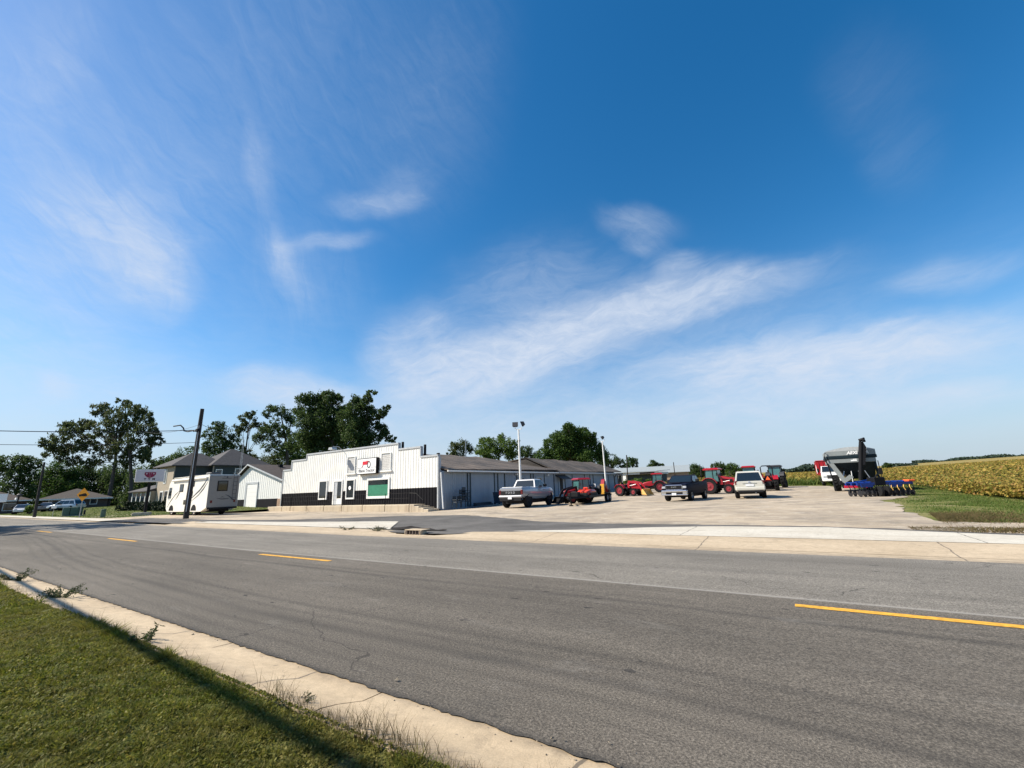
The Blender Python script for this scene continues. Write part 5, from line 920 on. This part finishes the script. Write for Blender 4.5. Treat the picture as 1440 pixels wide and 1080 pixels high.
# ---------------------------------------------------------------- grain cart
c = deep(1207, 690, 37.6); gz = float(zg(c.x, c.y))+.03; k = .0627
zc = lambda py: H+(667.6-py)*k-gz
t = thing('grain_cart', 'grey and black grain cart with white lettering and a folded black auger', 'grain cart', (c.x, c.y, gz))
W = 1.72; Ln = 5.2
mb = MB(); mb.box(-W, 0, zc(641.3), W, Ln, zc(634.5), .03); mb.box(-W+.08, -.01, zc(651), W-.08, Ln, zc(645.6), .02); mb.build('bin', 'cart_grey', t)
MB().box(-W-.03, -.05, zc(645.5), W+.03, Ln+.03, zc(641.4), .04).build('bin_band', 'cart_dark', t)
zt, zl = zc(651), zc(673); mb = MB(); mb.loft([[(-W+.12, .02, zt), (W-.12, .02, zt), (W-.12, Ln, zt), (-W+.12, Ln, zt)], [(-.15, 1.2, zl), (W-.3, .9, zl), (W-.3, Ln-1, zl), (-.15, Ln-1, zl)]]); mb.box(W-.22, .0, zc(677), W-.1, .3, zt); mb.build('hopper', 'cart_dark', t)
mb = MB(); n = 10; mb.loft([[(lerp(-W, W, i/n), y, zc(634.5)+h*math.sin(PI*min(1, max(0, i/n)))**.8*(1+.25*i/n)) for i in range(n+1)]+[(W, y, zc(634.5)-.02), (-W, y, zc(634.5)-.02)] for y, h in ((.0, .26), (2.6, .34), (Ln, .26))]); mb.build('tarp', 'tarp', t)
mb = MB(); mb.prism([(-W+.05, zc(651)), (-W+.42, zc(651)), (-W+1.0, zc(671.5)), (-.35, zc(667)), (-.12, zc(670.5)), (-W+.92, zc(678.5)), (-W+.8, zc(677))], 'Y', -.16, -.02); mb.build('side_chute', 'cart_grey', t)
mb = MB(); ax_ = .28; at2 = lambda py: ax_+.0115*(675-py); mb.tube([(ax_, -.35, zc(675)), (at2(632), -.4, zc(632)), (at2(624), -.42, zc(624))], [.15, .16, .14], 12); mb.tube([(at2(622)-.14, -.42, zc(622.5)), (at2(622)+.2, -.5, zc(621)), (at2(622)+.16, -.62, zc(624))], [.13, .15, .13], 10); mb.prism([(at2(655)+.12, zc(655)), (at2(655)+.3, zc(655)), (at2(632)+.36, zc(632)), (at2(624)+.12, zc(624))], 'Y', -.5, -.3); mb.build('auger', 'black', t)
mb = MB(); mb.tube([(-W-.02, -.1, zc(636)), (-W-.16, -.2, zc(642)), (-W+.0, -.2, zc(654)), (-W+.15, -.1, zc(676)), (-W+.25, 0, zc(688))], .05, 8); mb.build('hose', 'black', t)
mb = MB(); mb.box(-1.15, .6, zc(681), 1.2, 4.4, zc(676), .04); mb.tube([(0, 1, zc(680)), (.2, -2.6, zc(684))], .1, 8); mb.box(-1.0, .2, zc(685), .6, .5, zc(681), .02); mb.build('axle_frame', 'black', t); MB().box(-.9, -.1, zc(685), .7, .12, zc(681.5), .02).build('hitch_bar', 'cap_red', t)
for sd in (1, -1):
    w_ = wheel(t, 0, 0, .70, .5, 'black_plastic', .55, 18, -1); w_.location = (sd*1.1-.15, 2.0, 0); w_.rotation_euler = (0, 0, PI/2)
mb = MB()
for x in (-.9, -.2, .5, 1.1): MB().tube([(x, .3, zc(677)), (x*.7, .5, zc(662))], .04, 6).build('strut', 'steel', t)
mb = MB(); mb.box(W-.12, -.35, zc(668), W+.12, -.05, zc(660), .02); mb.tube([(W, -.1, zc(682)), (W, -.1, zc(650))], .03); mb.build('ladder', 'black', t)
o = text('AEXI', .36, 'white_decal', 'lettering', t, .004, .25, .95, .012); o.location = (.12, -.06, zc(638)); o.rotation_euler = (PI/2, 0, 0); o = text('A', .36, 'white_decal', 'lettering', t, .004, .25, 1, .012); o.location = (1.12, -.06, zc(638)); o.rotation_euler = (PI/2, 0, 0)
mb = MB(); mb.box(-.05, -.03, zc(649.2), .36, -.005, zc(647.6)); mb.box(.1, -.03, zc(647.3), .36, -.005, zc(646.4)); mb.build('number_decal', 'white_decal', t)
# ---------------------------------------------------------------- blue tillage tool
c = GH(1239, 699); t = thing('tillage_implement', 'bright blue folding tillage implement with rows of black discs beside the grain cart', 'implement', (c.x, c.y, c.z+.03), math.radians(30)); A0, A1 = -1.5, 2.2
fr = MB()
for y in (-.1, .45, 1.0): fr.box(A0, y-.07, .78, A1, y+.07, .95, .015)
for x in np.linspace(A0+.1, A1-.1, 9): fr.box(x-.05, -.1, .955, x+.05, 1.0, 1.03, .01)
fr.box(-1.3, -.22, .66, -.5, -.172, .9, .01); fr.box(.6, -.22, .62, 1.4, -.172, .86, .01); fr.tube([(-1.2, .5, 1.0), (-.3, .5, 1.12), (0, .5, .9)], .05); fr.build('frame', 'blue_paint', t)
for i, x in enumerate(np.linspace(A0+.15, A1-.1, 12)):
    for y in (-.12, .95):
        d = MB().lathe([(.02, -.02), (.22, -.006), (.22, .006), (.02, .02)], (x+.08*(y > 0), y+.06, .24), 'X', 16).build('disc', 'disc_steel', t); MB().tube([(x, y, .8), (x+.02, y-.12, .55), (x+.03, y+.02, .3)], .03, 6).build('disc_arm', 'black', d)
for x in (-.2, .25):
    w_ = wheel(t, 0, 0, .36, .2, 'black_plastic', .5, 0, 1); w_.location = (x, -.25, 0); w_.rotation_euler = (0, 0, PI/2)
mb = MB(); mb.box(-.35, -.2, .75, .4, .5, 1.3, .04); mb.tube([(0, .2, 1.2), (.3, .3, 1.5), (.7, .4, 1.1)], .05); mb.build('fold_bracket', 'black', t); mb = MB()
for x in (.7, 1.1, 1.5, 1.9): MB().tube([(x, -.2, .75), (x-.12, -.32, .6), (x-.05, -.35, .4)], .022, 6).build('spring_tine', 'pale_yellow', t)
MB().box(A1-.3, -.2, .95, A1+.15, .3, 1.08, .03).build('end_cap', 'hi_orange', t)
# ---------------------------------------------------------------- grain truck
c = deep(1174, 685, 52.5); gz = float(zg(c.x, c.y))+.03; t = thing('grain_truck', 'white cab grain truck with a red box parked behind the grain cart', 'truck', (c.x, c.y, gz), -PI/2)
mb = MB(); mb.loft([[(x, -w_, zb), (x, w_, zb), (x, w_*.97, zt-.15), (x, w_*.85, zt), (x, -w_*.85, zt), (x, -w_*.97, zt-.15)] for x, w_, zb, zt in ((-2.2, 1.05, .7, 1.62), (-1.0, 1.08, .65, 1.60), (-.2, 1.05, .6, 1.45), (.05, .98, .62, 1.3))]); bq, tq = frust(-2.3, -1.15, 1.04, 1.55, -2.2, -1.5, .9, 2.35); mb.loft([bq, tq]); mb.build('cab', 'white_gloss', t, True)
mb = MB(); patch(mb, [bq[1], bq[2], tq[2], tq[1]], .06, .94, .1, .93); mb.build('windshield', 'glass', t)
for f_ in ([bq[0], bq[1], tq[1], tq[0]], [bq[2], bq[3], tq[3], tq[2]]): mb = MB(); patch(mb, f_, .1, .9, .12, .9); mb.build('side_window', 'glass', t)
MB().box(.0, -.55, .85, .09, .55, 1.25, .03).build('grille', 'dark_trim', t); MB().box(.0, -1.0, .55, .2, 1.0, .75, .04).build('front_bumper', 'white_gloss', t); front_lamps(t, .06, 1.0, .95)
bx = MB(); bx.loft([[(x, -w_, z) for x, w_ in ()] or [(-8, -1.15, 1.25), (-2.5, -1.15, 1.25), (-2.5, 1.15, 1.25), (-8, 1.15, 1.25)], [(-8.1, -1.28, 3.0), (-2.4, -1.28, 3.0), (-2.4, 1.28, 3.0), (-8.1, 1.28, 3.0)]])
for i in range(9):
    for sd in (1, -1): bx.box(-7.9+i*.66, sd*1.2, 1.4, -7.8+i*.66, sd*1.31, 2.95)
for i in range(6): bx.box(-2.44, -1.1+i*.42, 1.4, -2.36, -1.02+i*.42, 2.95)
bx.box(-8.15, -1.33, 3.0, -2.33, 1.33, 3.1, .02); bx.build('grain_box', 'red_paint', t); mb = MB(); mb.prism([(-4.4, 1.9), (-3.9, 1.5), (-2.9, 1.5), (-3.2, 2.3), (-4.0, 2.6)], 'Y', -1.335, -1.315); mb.build('box_decal', 'white_decal', t); MB().box(-8, -.5, .7, -1, .5, 1.24).build('chassis', 'black', t)
for x in (-1.0, -5.6, -6.7):
    for sd in (1, -1): wheel(t, x, sd*.95, .5, .32, 'steel', .55, 0, sd)
for sd in (1, -1): MB().box(-1.3, sd*1.15, 1.6, -1.2, sd*1.35, 2.1, .02).build('mirror', 'black', t)
# ================================================================== POLES, SIGNS AND SMALL THINGS
pb = GH(261, 730); pt = deep(284.6, 575, 34.2); L0 = pt-pb
t = thing('utility_pole', 'dark leaning wooden utility pole in front of the motorhome', 'utility pole', pb); MB().tube([(0, 0, -.2), L0*.5, L0], [.2, .17, .135], 12).build('pole', 'wood_pole', t)
at_ = lambda py: L0*((730-py)/155.)
a = at_(607); mb = MB(); mb.tube([a, a+Vector((-.5, -.2, -.02))], .05, 6); mb.box(a.x-.2, a.y-.2, a.z-.1, a.x+.2, a.y+.05, a.z+.15, .03); mb.build('bracket', 'black', t); MB().tube([at_(720)+Vector((.19, -.12, 0)), at_(600)+Vector((.14, -.1, 0))], .03, 6).build('conduit', 'grey_trim', t)
def wire(label, p, q, sag, r, name='overhead_wire', cat='wire', group='overhead wires at the utility pole'):
    p, q = Vector(p), Vector(q); n = 24; pts = []
    for i in range(n+1):
        w = p.lerp(q, i/n); w.z -= sag*4*(i/n)*(1-i/n); pts.append(w-p)
    o = MB().tube(pts, r, 6).build(name, 'wire', None, True, p); tag(o, label, cat, group); return o
w1 = pb+at_(606)+Vector((-.2, -.1, 0)); w2 = pb+at_(624)+Vector((-.15, -.1, 0))
wire('upper thick overhead cable running left from the utility pole', w1, deep(-260, 596, 24), .28, .028); wire('lower thin overhead cable running left from the utility pole', w2, deep(-260, 618, 24), .25, .018)
wire('faint service wire from the pole toward the house tree', pb+at_(597), deep(372, 612, 75), .8, .014); wire('faint wire above the cables left of the utility pole', pb+at_(598), deep(200, 606, 60), .5, .012)
pts = [deep(px, py, 33.8) for px, py in ((244, 599.5), (254, 598), (258, 602), (259, 606), (264, 607), (272, 605.5))]; o = MB().tube([p-pts[0] for p in pts], .05, 6).build('cable_loop', 'wire', None, True, pts[0]); tag(o, 'drooping splice loop on the upper cable left of the utility pole', 'cable')
fb = GH(48, 728); ft = deep(62.5, 650, 49.5); t = thing('utility_pole', 'far leaning utility pole beside the small bush at the left', 'utility pole', fb); MB().tube([(0, 0, -.2), ft-fb], [.15, .09], 10).build('pole', 'wood_pole', t)
wire('thin wire running right from the far leaning pole into the trees', ft-Vector((0, 0, .5)), deep(100, 655, 75), .3, .015)
# the long cable that hangs over the near verge, off to the side; its shade lies along the lawn edge
for x, y, w_ in ((-64, .5, 'left'), (36, -3.8, 'right')):
    t = thing('utility_pole', 'near side utility pole down the road' if w_ == 'left' else 'near side utility pole behind the camera', 'utility pole', (x, y, 0)); MB().tube([(0, 0, -.2), (0, 0, 8)], [.18, .13], 10).build('pole', 'wood_pole', t); MB().box(-.05, -.3, 6.1, .05, .3, 6.2).build('bracket', 'black', t)
wire('thick bundled cable hung above the near verge', (-64, .5, 6.15), (36, -3.8, 6.15), .15, .06, 'overhead_cable', 'cable', None)
# floodlight poles
def flood(label, X, pxb, pyb, pyt, heads):
    b = onX(pxb, pyb, X); tp = onX(pxb-2, pyt, X); z0 = float(zg(b.x, b.y)); h = tp.z-z0; t = thing('floodlight_pole', label, 'lamp pole', (b.x, b.y, z0), 0, 'floodlight poles on the lot'); MB().tube([(0, 0, 0), (0, 0, h)], [.13, .085], 12).build('pole', 'pole_white', t); MB().tube([(-.42, 0, h+.2), (-.3, 0, h-.02), (.3, 0, h-.02), (.42, 0, h+.2)], .035, 6).build('crossarm', 'pole_white', t)
    for x, rot in heads:
        mb = MB(); mb.loft([[(-.3, -.1, -.26), (.3, -.1, -.26), (.3, -.1, .26), (-.3, -.1, .26)], [(-.2, .22, -.16), (.2, .22, -.16), (.2, .22, .16), (-.2, .22, .16)]]); o = mb.build('lamp_head', 'dark_trim', t); o.location = (x, 0, h+.52); o.rotation_euler = rot
flood('white floodlight pole with two dark lamp heads behind the silver pickup', -23.6, 733, 700, 604, ((-.38, (math.radians(-25), 0, .5)), (.5, (math.radians(20), 0, -1.2))))
flood('white floodlight pole with one visible lamp head beside the big round tree', -23.9, 853, 690, 621, ((.05, (math.radians(30), 0, -.9)),))
for lab, px, py0, py1, d in (('thin dark pole rising in front of the white storage building', 883, 683, 640, 70), ('leaning dark pole before the grey roofed building', 949, 668, 650, 100), ('slim pole beside the round dark tree at the horizon', 986, 668, 653, 110)):
    a = deep(px, py0, d); b_ = deep(px-2, py1, d); z0 = float(zg(a.x, a.y)); o = MB().tube([(0, 0, 0), (b_.x-a.x, b_.y-a.y, b_.z-z0)], .09, 8).build('pole', 'wood_pole', None, True, (a.x, a.y, z0)); o.name = 'slim_pole'; tag(o, lab, 'pole')
a = deep(334, 700, 66); t = thing('radio_mast', 'slim lattice radio mast behind the garage', 'antenna', (a.x, a.y, float(zg(a.x, a.y)))); h = deep(338, 618, 66).z-t.location.z; mb = MB()
for i in range(3): c_ = Vector((.16*math.cos(2.1*i), .16*math.sin(2.1*i), 0)); mb.tube([c_, c_*.6+Vector((0, 0, h))], .022, 5)
for i in range(16):
    z = h*i/16; mb.tube([(.16, 0, z), (-.08, .13, z+h/32), (-.08, -.13, z+h/16)], .012, 4)
mb.build('lattice', 'grey_trim', t)
# yellow bump warning sign
b_ = GH(111, 729); t = thing('warning_sign', 'yellow diamond road sign with a black bump symbol on a thin post', 'road sign', b_, math.radians(-62+90+4)); k = 42.3/F; zc_ = deep(115, 695.5, 42.6).z-b_.z; hh = 8.6*k*1.05
MB().box(-.03, -.02, -.1, .03, .02, zc_+hh*.6).build('post', 'steel', t); mb = MB(); mb.prism([(0, zc_-hh), (hh, zc_), (0, zc_+hh), (-hh, zc_)], 'Y', -.045, -.025); mb.build('sign_panel', 'sign_yellow', t)
mb = MB(); mb.prism([(-hh*.62, zc_-.16), (hh*.62, zc_-.16), (hh*.62, zc_-.02), (hh*.5, zc_+.02), (hh*.42, zc_+.12), (hh*.05, zc_+.10), (-hh*.12, zc_+.06), (-hh*.55, zc_+.02), (-hh*.62, zc_-.04)], 'Y', -.052, -.044); mb.build('bump_symbol', 'black', t)
# pylon sign
b_ = GH(203, 725.5); t = thing('pylon_sign', 'grey pylon sign with a magenta shield emblem and dark letters on a black post', 'sign', b_, math.radians(58)); k = 44.2/F; zt_, zb_ = deep(208, 661.5, 44.3).z-b_.z, deep(208, 678.5, 44.3).z-b_.z; hw_ = 16.*k*.98
t.rotation_euler = (0, 0, math.radians(62)); MB().tube([(0, 0, -.1), (0, 0, zb_)], .13, 10).build('post', 'black', t); MB().box(-hw_, -.28, zb_, hw_, .28, zt_, .03).build('cabinet', 'white_gloss', t); MB().box(-hw_+.05, -.29, zb_+.05, hw_-.05, -.278, zt_-.05).build('sign_face', 'sign_face', t)
cz = lerp(zb_, zt_, .62); e = .28; mb = MB()
for sd in (1, -1): mb.prism([(sd*.06, cz-.34), (sd*.07, cz+.08), (sd*.2, cz+.16), (sd*.24, cz-.02), (sd*.34, cz+.02), (sd*.3, cz+.2), (sd*.42, cz+.12), (sd*.46, cz-.0), (sd*.32, cz-.2), (sd*.18, cz-.3)], 'Y', -.31, -.288)
mb.prism([(-.42, cz+.2), (.42, cz+.2), (.46, cz+.12), (0, cz+.14), (-.46, cz+.12)], 'Y', -.312, -.289); mb.prism([(-.04, cz-.36), (.04, cz-.36), (.05, cz+.14), (-.05, cz+.14)], 'Y', -.311, -.289); mb.build('emblem', 'sign_magenta', t)
o = text('TYM', .27, 'black', 'lettering', t, .004, space=2.2, bold=.012); o.location = (0, -.295, lerp(zb_, zt_, .22)); o.rotation_euler = (PI/2, 0, 0); MB().box(-.9, -.5, -.1, .5, .3, .35, .05).build('base_block', 'concrete_block', t)
# white sign clipped by the left edge, lamp post, service boxes
b_ = deep(-6, 716, 60); t = thing('yard_sign', 'white sign board cut off by the left edge of the frame', 'sign', (b_.x, b_.y, float(zg(b_.x, b_.y))), math.radians(62)); zz = deep(0, 700, 60).z-t.location.z; MB().box(-1, -.04, zz-.6, .85, .04, zz+.5, .02).build('sign_panel', 'sign_white', t); MB().box(-.05, -.03, -.1, .05, .03, zz-.6).build('post', 'steel', t)
b_ = GH(19.5, 723.5); t = thing('lamp_post', 'black yard lamp post with a lantern head at far left', 'lamp', b_); zt_ = deep(23, 695, 64.5).z-b_.z; MB().tube([(0, 0, -.1), (.1, .1, zt_)], .09, 8).build('post', 'black', t); mb = MB(); mb.lathe([(.1, 0), (.28, .1), (.3, .35), (.1, .5)], (.1, .1, zt_-.35), 'Z', 8); mb.build('lantern', 'dark_trim', t); MB().box(-.9, -.15, zt_-.75, -.1, .1, zt_-.45, .02).build('name_plate', 'plate', t)
b_ = GH(101, 726.5); t = thing('transformer_box', 'dark green pad mounted transformer box with a pale left side', 'utility box', b_, math.radians(52)); MB().box(-.66, -.5, .12, .66, .5, 1.0, .04).build('cabinet', 'transformer', t); MB().box(-.75, -.6, -.1, .75, .6, .118, .02).build('pad', 'concrete_block', t); MB().box(-.69, -.46, .2, -.663, .46, .96).build('side_panel', 'grey_trim', t); MB().box(-.02, -.525, .2, .02, -.503, .92).build('door_seam', 'black', t)
b_ = GH(144, 728.5); t = thing('service_pedestal', 'small green service pedestal standing on the roadside lawn', 'utility box', b_, math.radians(50)); MB().box(-.15, -.15, -.1, .15, .15, .70, .03).build('body', 'ped_green', t); MB().box(-.17, -.17, .702, .17, .17, .82, .05).build('cap', 'transformer', t)
b_ = GH(118, 724.5); o = MB().tube([(0, 0, -.1), (0, 0, .5), (0, 0, .62)], [.1, .1, .07], 8).build('bollard', 'wood_pole', None, True, b_); tag(o, 'short dark post between the transformer box and the pedestal', 'post')
b_ = GH(73, 728); t = thing('stake_sign', 'small white sign on a thin stake right of the far leaning pole', 'sign', b_, math.radians(60)); MB().tube([(0, 0, -.1), (0, 0, 1.15)], .02, 5).build('stake', 'steel', t); MB().box(-.2, -.02, .95, .2, .01, 1.3, .01).build('sign_panel', 'sign_white', t)
# by the shop's side wall
t = thing('stacked_chairs', 'dark metal chairs stacked against the shaded shop side wall', 'chairs', (-24.9, 29.9, .06), PI/2); M_ = 'chair_metal'
def chair(x, z, s=1.):
    mb = MB()
    for dx in (-.24, .24):
        mb.tube([(x+dx, -.25, z), (x+dx, -.25, z+.46)], .022, 6); mb.tube([(x+dx, .22, z), (x+dx, .22, z+.95)], .022, 6); mb.tube([(x+dx, .22, z+.66), (x+dx, -.25, z+.66), (x+dx, -.25, z+.46)], .02, 6)
    mb.box(x-.24, -.26, z+.44, x+.24, .22, z+.49, .02); mb.box(x-.24, .2, z+.55, x+.24, .24, z+.97, .015)
    return mb.build('chair', M_, t)
chair(-.75, 0); chair(-.1, 0); chair(.5, 0); chair(.15, .55); chair(.55, .75); chair(.55, .45)
t = thing('trash_bin', 'dark blue wheeled rubbish bin against the shop wall left of the silver pickup', 'bin', (-24.5, 35.1, .06)); MB().loft([[(-.35, -.4, .08), (.35, -.4, .08), (.35, .4, .08), (-.35, .4, .08)], [(-.42, -.5, 1.05), (.42, -.5, 1.05), (.42, .5, 1.05), (-.42, .5, 1.05)]]).build('body', 'bin_blue', t); MB().box(-.46, -.54, 1.052, .46, .54, 1.14, .03).build('lid', 'bin_blue', t)
for y in (-.35, .35): MB().lathe([(.02, -.03), (.12, -.03), (.12, .03), (.02, .03)], (-.3, y, .12), 'Y', 12).build('wheel', 'rubber', t)
t = thing('timber_stack', 'low pile of dark timbers on the ground along the shop wall', 'timber', (-24.9, 33.2, .06)); mb = MB()
for i in range(5): mb.box(-.4+.16*(i % 3), -1.2, .0+.14*(i//3), -.27+.16*(i % 3), 1.3, .13+.14*(i//3), .01)
mb.build('timber', 'chair_metal', t)
q = GH(784, 703.5); t = thing('traffic_cone', 'orange traffic cone with a white band beside the silver pickup', 'cone', (-20.0, 41.5, .08)); MB().lathe([(.19, .04), (.05, .92), (.035, .95)], (0, 0, 0), 'Z', 16).build('cone', 'cone_orange', t); MB().lathe([(.128, .46), (.097, .66)], (0, 0, 0), 'Z', 16).build('band', 'sign_white', t); MB().box(-.25, -.25, 0, .25, .25, .042, .01).build('base', 'cone_orange', t)
# ================================================================== LIGHT, SKY, CAMERA
EL, AZ = math.radians(42), (-.82, -.57)
az = Vector((AZ[0], AZ[1], 0)).normalized(); S = Vector((az.x*math.cos(EL), az.y*math.cos(EL), math.sin(EL)))
ld = D.lights.new('sun', 'SUN'); ld.energy = 5.; ld.angle = math.radians(.53); ld.color = (1, .92, .78); lo = D.objects.new('sun', ld); C.objects.link(lo); lo.rotation_euler = S.to_track_quat('Z', 'Y').to_euler(); lo.location = (-40, -30, 60)
w = D.worlds.new('World'); scene.world = w; w.use_nodes = True; nt = w.node_tree; bg = nt.nodes['Background']; bg.inputs['Strength'].default_value = SKY_STR
sky = N(nt, 'ShaderNodeTexSky'); sky.sky_type = 'NISHITA'; sky.sun_disc = False; sky.sun_elevation = EL; sky.sun_rotation = math.atan2(S.x, S.y); sky.air_density = 1.0; sky.dust_density = .6; sky.ozone_density = 1.6; sky.altitude = 200
tc = N(nt, 'ShaderNodeTexCoord'); dv = tc.outputs['Generated']; sp = N(nt, 'ShaderNodeSeparateXYZ'); L(nt, dv, sp.inputs[0])
azn = math_(nt, 'ARCTAN2', sp.outputs[0], sp.outputs[1]); eln = math_(nt, 'ARCSINE', sp.outputs[2]); cb = N(nt, 'ShaderNodeCombineXYZ'); L(nt, azn, cb.inputs[0]); L(nt, eln, cb.inputs[1]); ae = cb.outputs[0]
wn = N(nt, 'ShaderNodeTexNoise', _Scale=6., _Detail=5.); L(nt, ae, wn.inputs['Vector']); ws = N(nt, 'ShaderNodeVectorMath', operation='MULTIPLY_ADD'); L(nt, wn.outputs['Color'], ws.inputs[0]); ws.inputs[1].default_value = (.075, .075, 0); ws.inputs[2].default_value = (-.0375, -.0375, 0)
wa = N(nt, 'ShaderNodeVectorMath', operation='ADD'); L(nt, ae, wa.inputs[0]); L(nt, ws.outputs[0], wa.inputs[1]); aw = wa.outputs[0]
def ae_of(px, py): d = ray(px, py); d = d/np.linalg.norm(d); return math.atan2(d[0], d[1]), math.asin(d[2])
# thin cirrus, each streak lying along a line of the sky; three shared fibre patterns by direction
FIB = {}
def fibre(an):
    key = 'up' if an > .2 else 'flat' if an > -.12 else 'down' if an > -.9 else 'steep'
    if key not in FIB:
        mp = N(nt, 'ShaderNodeMapping', vector_type='TEXTURE'); mp.inputs['Rotation'].default_value = (0, 0, {'up': .30, 'flat': .11, 'down': -.6, 'steep': -1.25}[key]); mp.inputs['Scale'].default_value = (.13, .034, 1); L(nt, aw, mp.inputs[0])
        FIB[key] = ramp(nt, noise(nt, mp.outputs[0], 1., 9, .66, .9), [(.2, .22), (.78, 1.)])
    return FIB[key]
def streak(p, q, width, amt):
    a, b_ = ae_of(*p), ae_of(*q); cx, cy = (a[0]+b_[0])/2, (a[1]+b_[1])/2; ln = math.hypot(b_[0]-a[0], b_[1]-a[1])/2; an = math.atan2(b_[1]-a[1], b_[0]-a[0])
    if an > 1.6: an -= PI
    mp = N(nt, 'ShaderNodeMapping', vector_type='TEXTURE'); mp.inputs['Location'].default_value = (cx, cy, 0); mp.inputs['Rotation'].default_value = (0, 0, an); mp.inputs['Scale'].default_value = (ln*1.55, width/F*2.9, 1); L(nt, aw, mp.inputs[0])
    le_ = N(nt, 'ShaderNodeVectorMath', operation='LENGTH'); L(nt, mp.outputs[0], le_.inputs[0]); mr = N(nt, 'ShaderNodeMapRange', interpolation_type='SMOOTHERSTEP'); mr.inputs[1].default_value = 1.; mr.inputs[2].default_value = 0.; mr.inputs[4].default_value = amt; L(nt, le_.outputs[1], mr.inputs[0])
    return math_(nt, 'MULTIPLY', mr.outputs[0], fibre(an))
tot = None
for s_ in (((515,500),(640,455),26,.8),((560,548),(820,470),20,1.5),((560,548),(720,500),28,.9),((640,520),(940,425),26,1.3),((760,455),(1140,378),15,1.1),((880,420),(1060,395),22,.7),((520,490),(600,545),22,.5),((620,440),(880,400),40,.3),((600,500),(1000,440),70,.2),
           ((845,298),(950,318),11,.4),((880,332),(940,348),8,.36),((925,374),(990,352),8,.45),((890,530),(1440,448),15,1.6),((980,556),(1440,490),13,1.2),((1100,500),(1440,470),12,.7),((880,515),(1180,470),22,.3),((1240,400),(1440,360),9,.45),((1000,520),(1300,470),50,.22),
           ((-40,190),(250,360),60,.22),((30,250),(245,350),20,.55),((180,320),(250,440),20,.8),((-40,30),(120,160),46,.24),((-60,330),(140,500),110,.26),((355,160),(372,300),10,.3),((372,300),(430,440),12,.32),((400,345),(520,328),6,.5),((388,325),(410,400),6,.35),((460,286),(600,274),8,.45),((520,272),(610,246),12,.22),((380,320),(470,480),50,.16),
           ((320,548),(520,570),15,1.2),((340,575),(600,600),34,.5),((60,560),(110,540),9,.5),((-40,580),(280,600),50,.4),((500,600),(900,590),36,.5),((800,590),(1200,575),26,.4),((1100,580),(1440,555),9,.6),((860,585),(1150,575),8,.5),((1290,565),(1440,540),9,.45),
           ((1180,190),(1270,40),30,.07),((1230,260),(1310,170),20,.07),((540,20),(660,260),90,.13),((-100,100),(330,500),260,.11),((200,-40),(420,300),160,.08)):
    k_ = streak(*s_); tot = k_ if tot is None else math_(nt, 'ADD', tot, k_)
veil = noise(nt, aw, 3.0, 7, .6, .4, (.7, 2.6, 1)); lowv = N(nt, 'ShaderNodeMapRange', interpolation_type='SMOOTHSTEP'); lowv.inputs[1].default_value = .5; lowv.inputs[2].default_value = .02; lowv.inputs[4].default_value = .34; L(nt, eln, lowv.inputs[0])
tot = math_(nt, 'ADD', tot, math_(nt, 'MULTIPLY', lowv.outputs[0], ramp(nt, veil, [(.35, .25), (.7, 1.)]))); tot = math_(nt, 'MULTIPLY', math_(nt, 'SUBTRACT', 1., math_(nt, 'EXPONENT', math_(nt, 'MULTIPLY', tot, -1.25))), ramp(nt, noise(nt, aw, 26., 6, .7, .6, (.55, 1.5, 1)), [(.3, .72), (.7, 1.08)]))
hs = N(nt, 'ShaderNodeHueSaturation'); hs.inputs['Hue'].default_value = SKY_HUE; hs.inputs['Saturation'].default_value = SKY_SAT; hs.inputs['Value'].default_value = SKY_VAL; gm = N(nt, 'ShaderNodeGamma'); gm.inputs[1].default_value = SKY_GAM; L(nt, sky.outputs[0], gm.inputs[0]); L(nt, gm.outputs[0], hs.inputs['Color'])
hz_ = N(nt, 'ShaderNodeMapRange', interpolation_type='SMOOTHSTEP'); hz_.inputs[1].default_value = .30; hz_.inputs[2].default_value = .0; hz_.inputs[4].default_value = .85; L(nt, eln, hz_.inputs[0])
L(nt, mixc(nt, tot, mixc(nt, hz_.outputs[0], hs.outputs[0], HORIZ), CLOUD), bg.inputs[0])
cam = D.cameras.new('camera'); co = D.objects.new('camera', cam); C.objects.link(co); cam.sensor_width = 36; cam.lens = 36*F/1440; cam.clip_end = 6000; cam.clip_start = .05
def wv(a, b_, c_):                                    # level camera axes -> world
    return Vector((a*U[0]+b_*U[1], a*V[0]+b_*V[1], c_))
fw = wv(0, math.cos(PITCH), math.sin(PITCH)); up0 = wv(0, -math.sin(PITCH), math.cos(PITCH)); rt0 = wv(1, 0, 0); cr, sr = math.cos(ROLL), math.sin(ROLL)
rt = rt0*cr-up0*sr; up = rt0*sr+up0*cr
Mx = Matrix((rt, up, -fw)).transposed().to_4x4(); Mx.translation = Vector((0, 0, H)); co.matrix_world = Mx; scene.camera = co
scene.view_settings.view_transform = 'Standard'; scene.view_settings.look = 'None'; scene.view_settings.gamma = 1; scene.view_settings.use_curve_mapping = False; scene.view_settings.exposure = EXPO
scene.cycles.max_bounces = 6; scene.cycles.transparent_max_bounces = 8; scene.cycles.caustics_reflective = False; scene.cycles.caustics_refractive = False
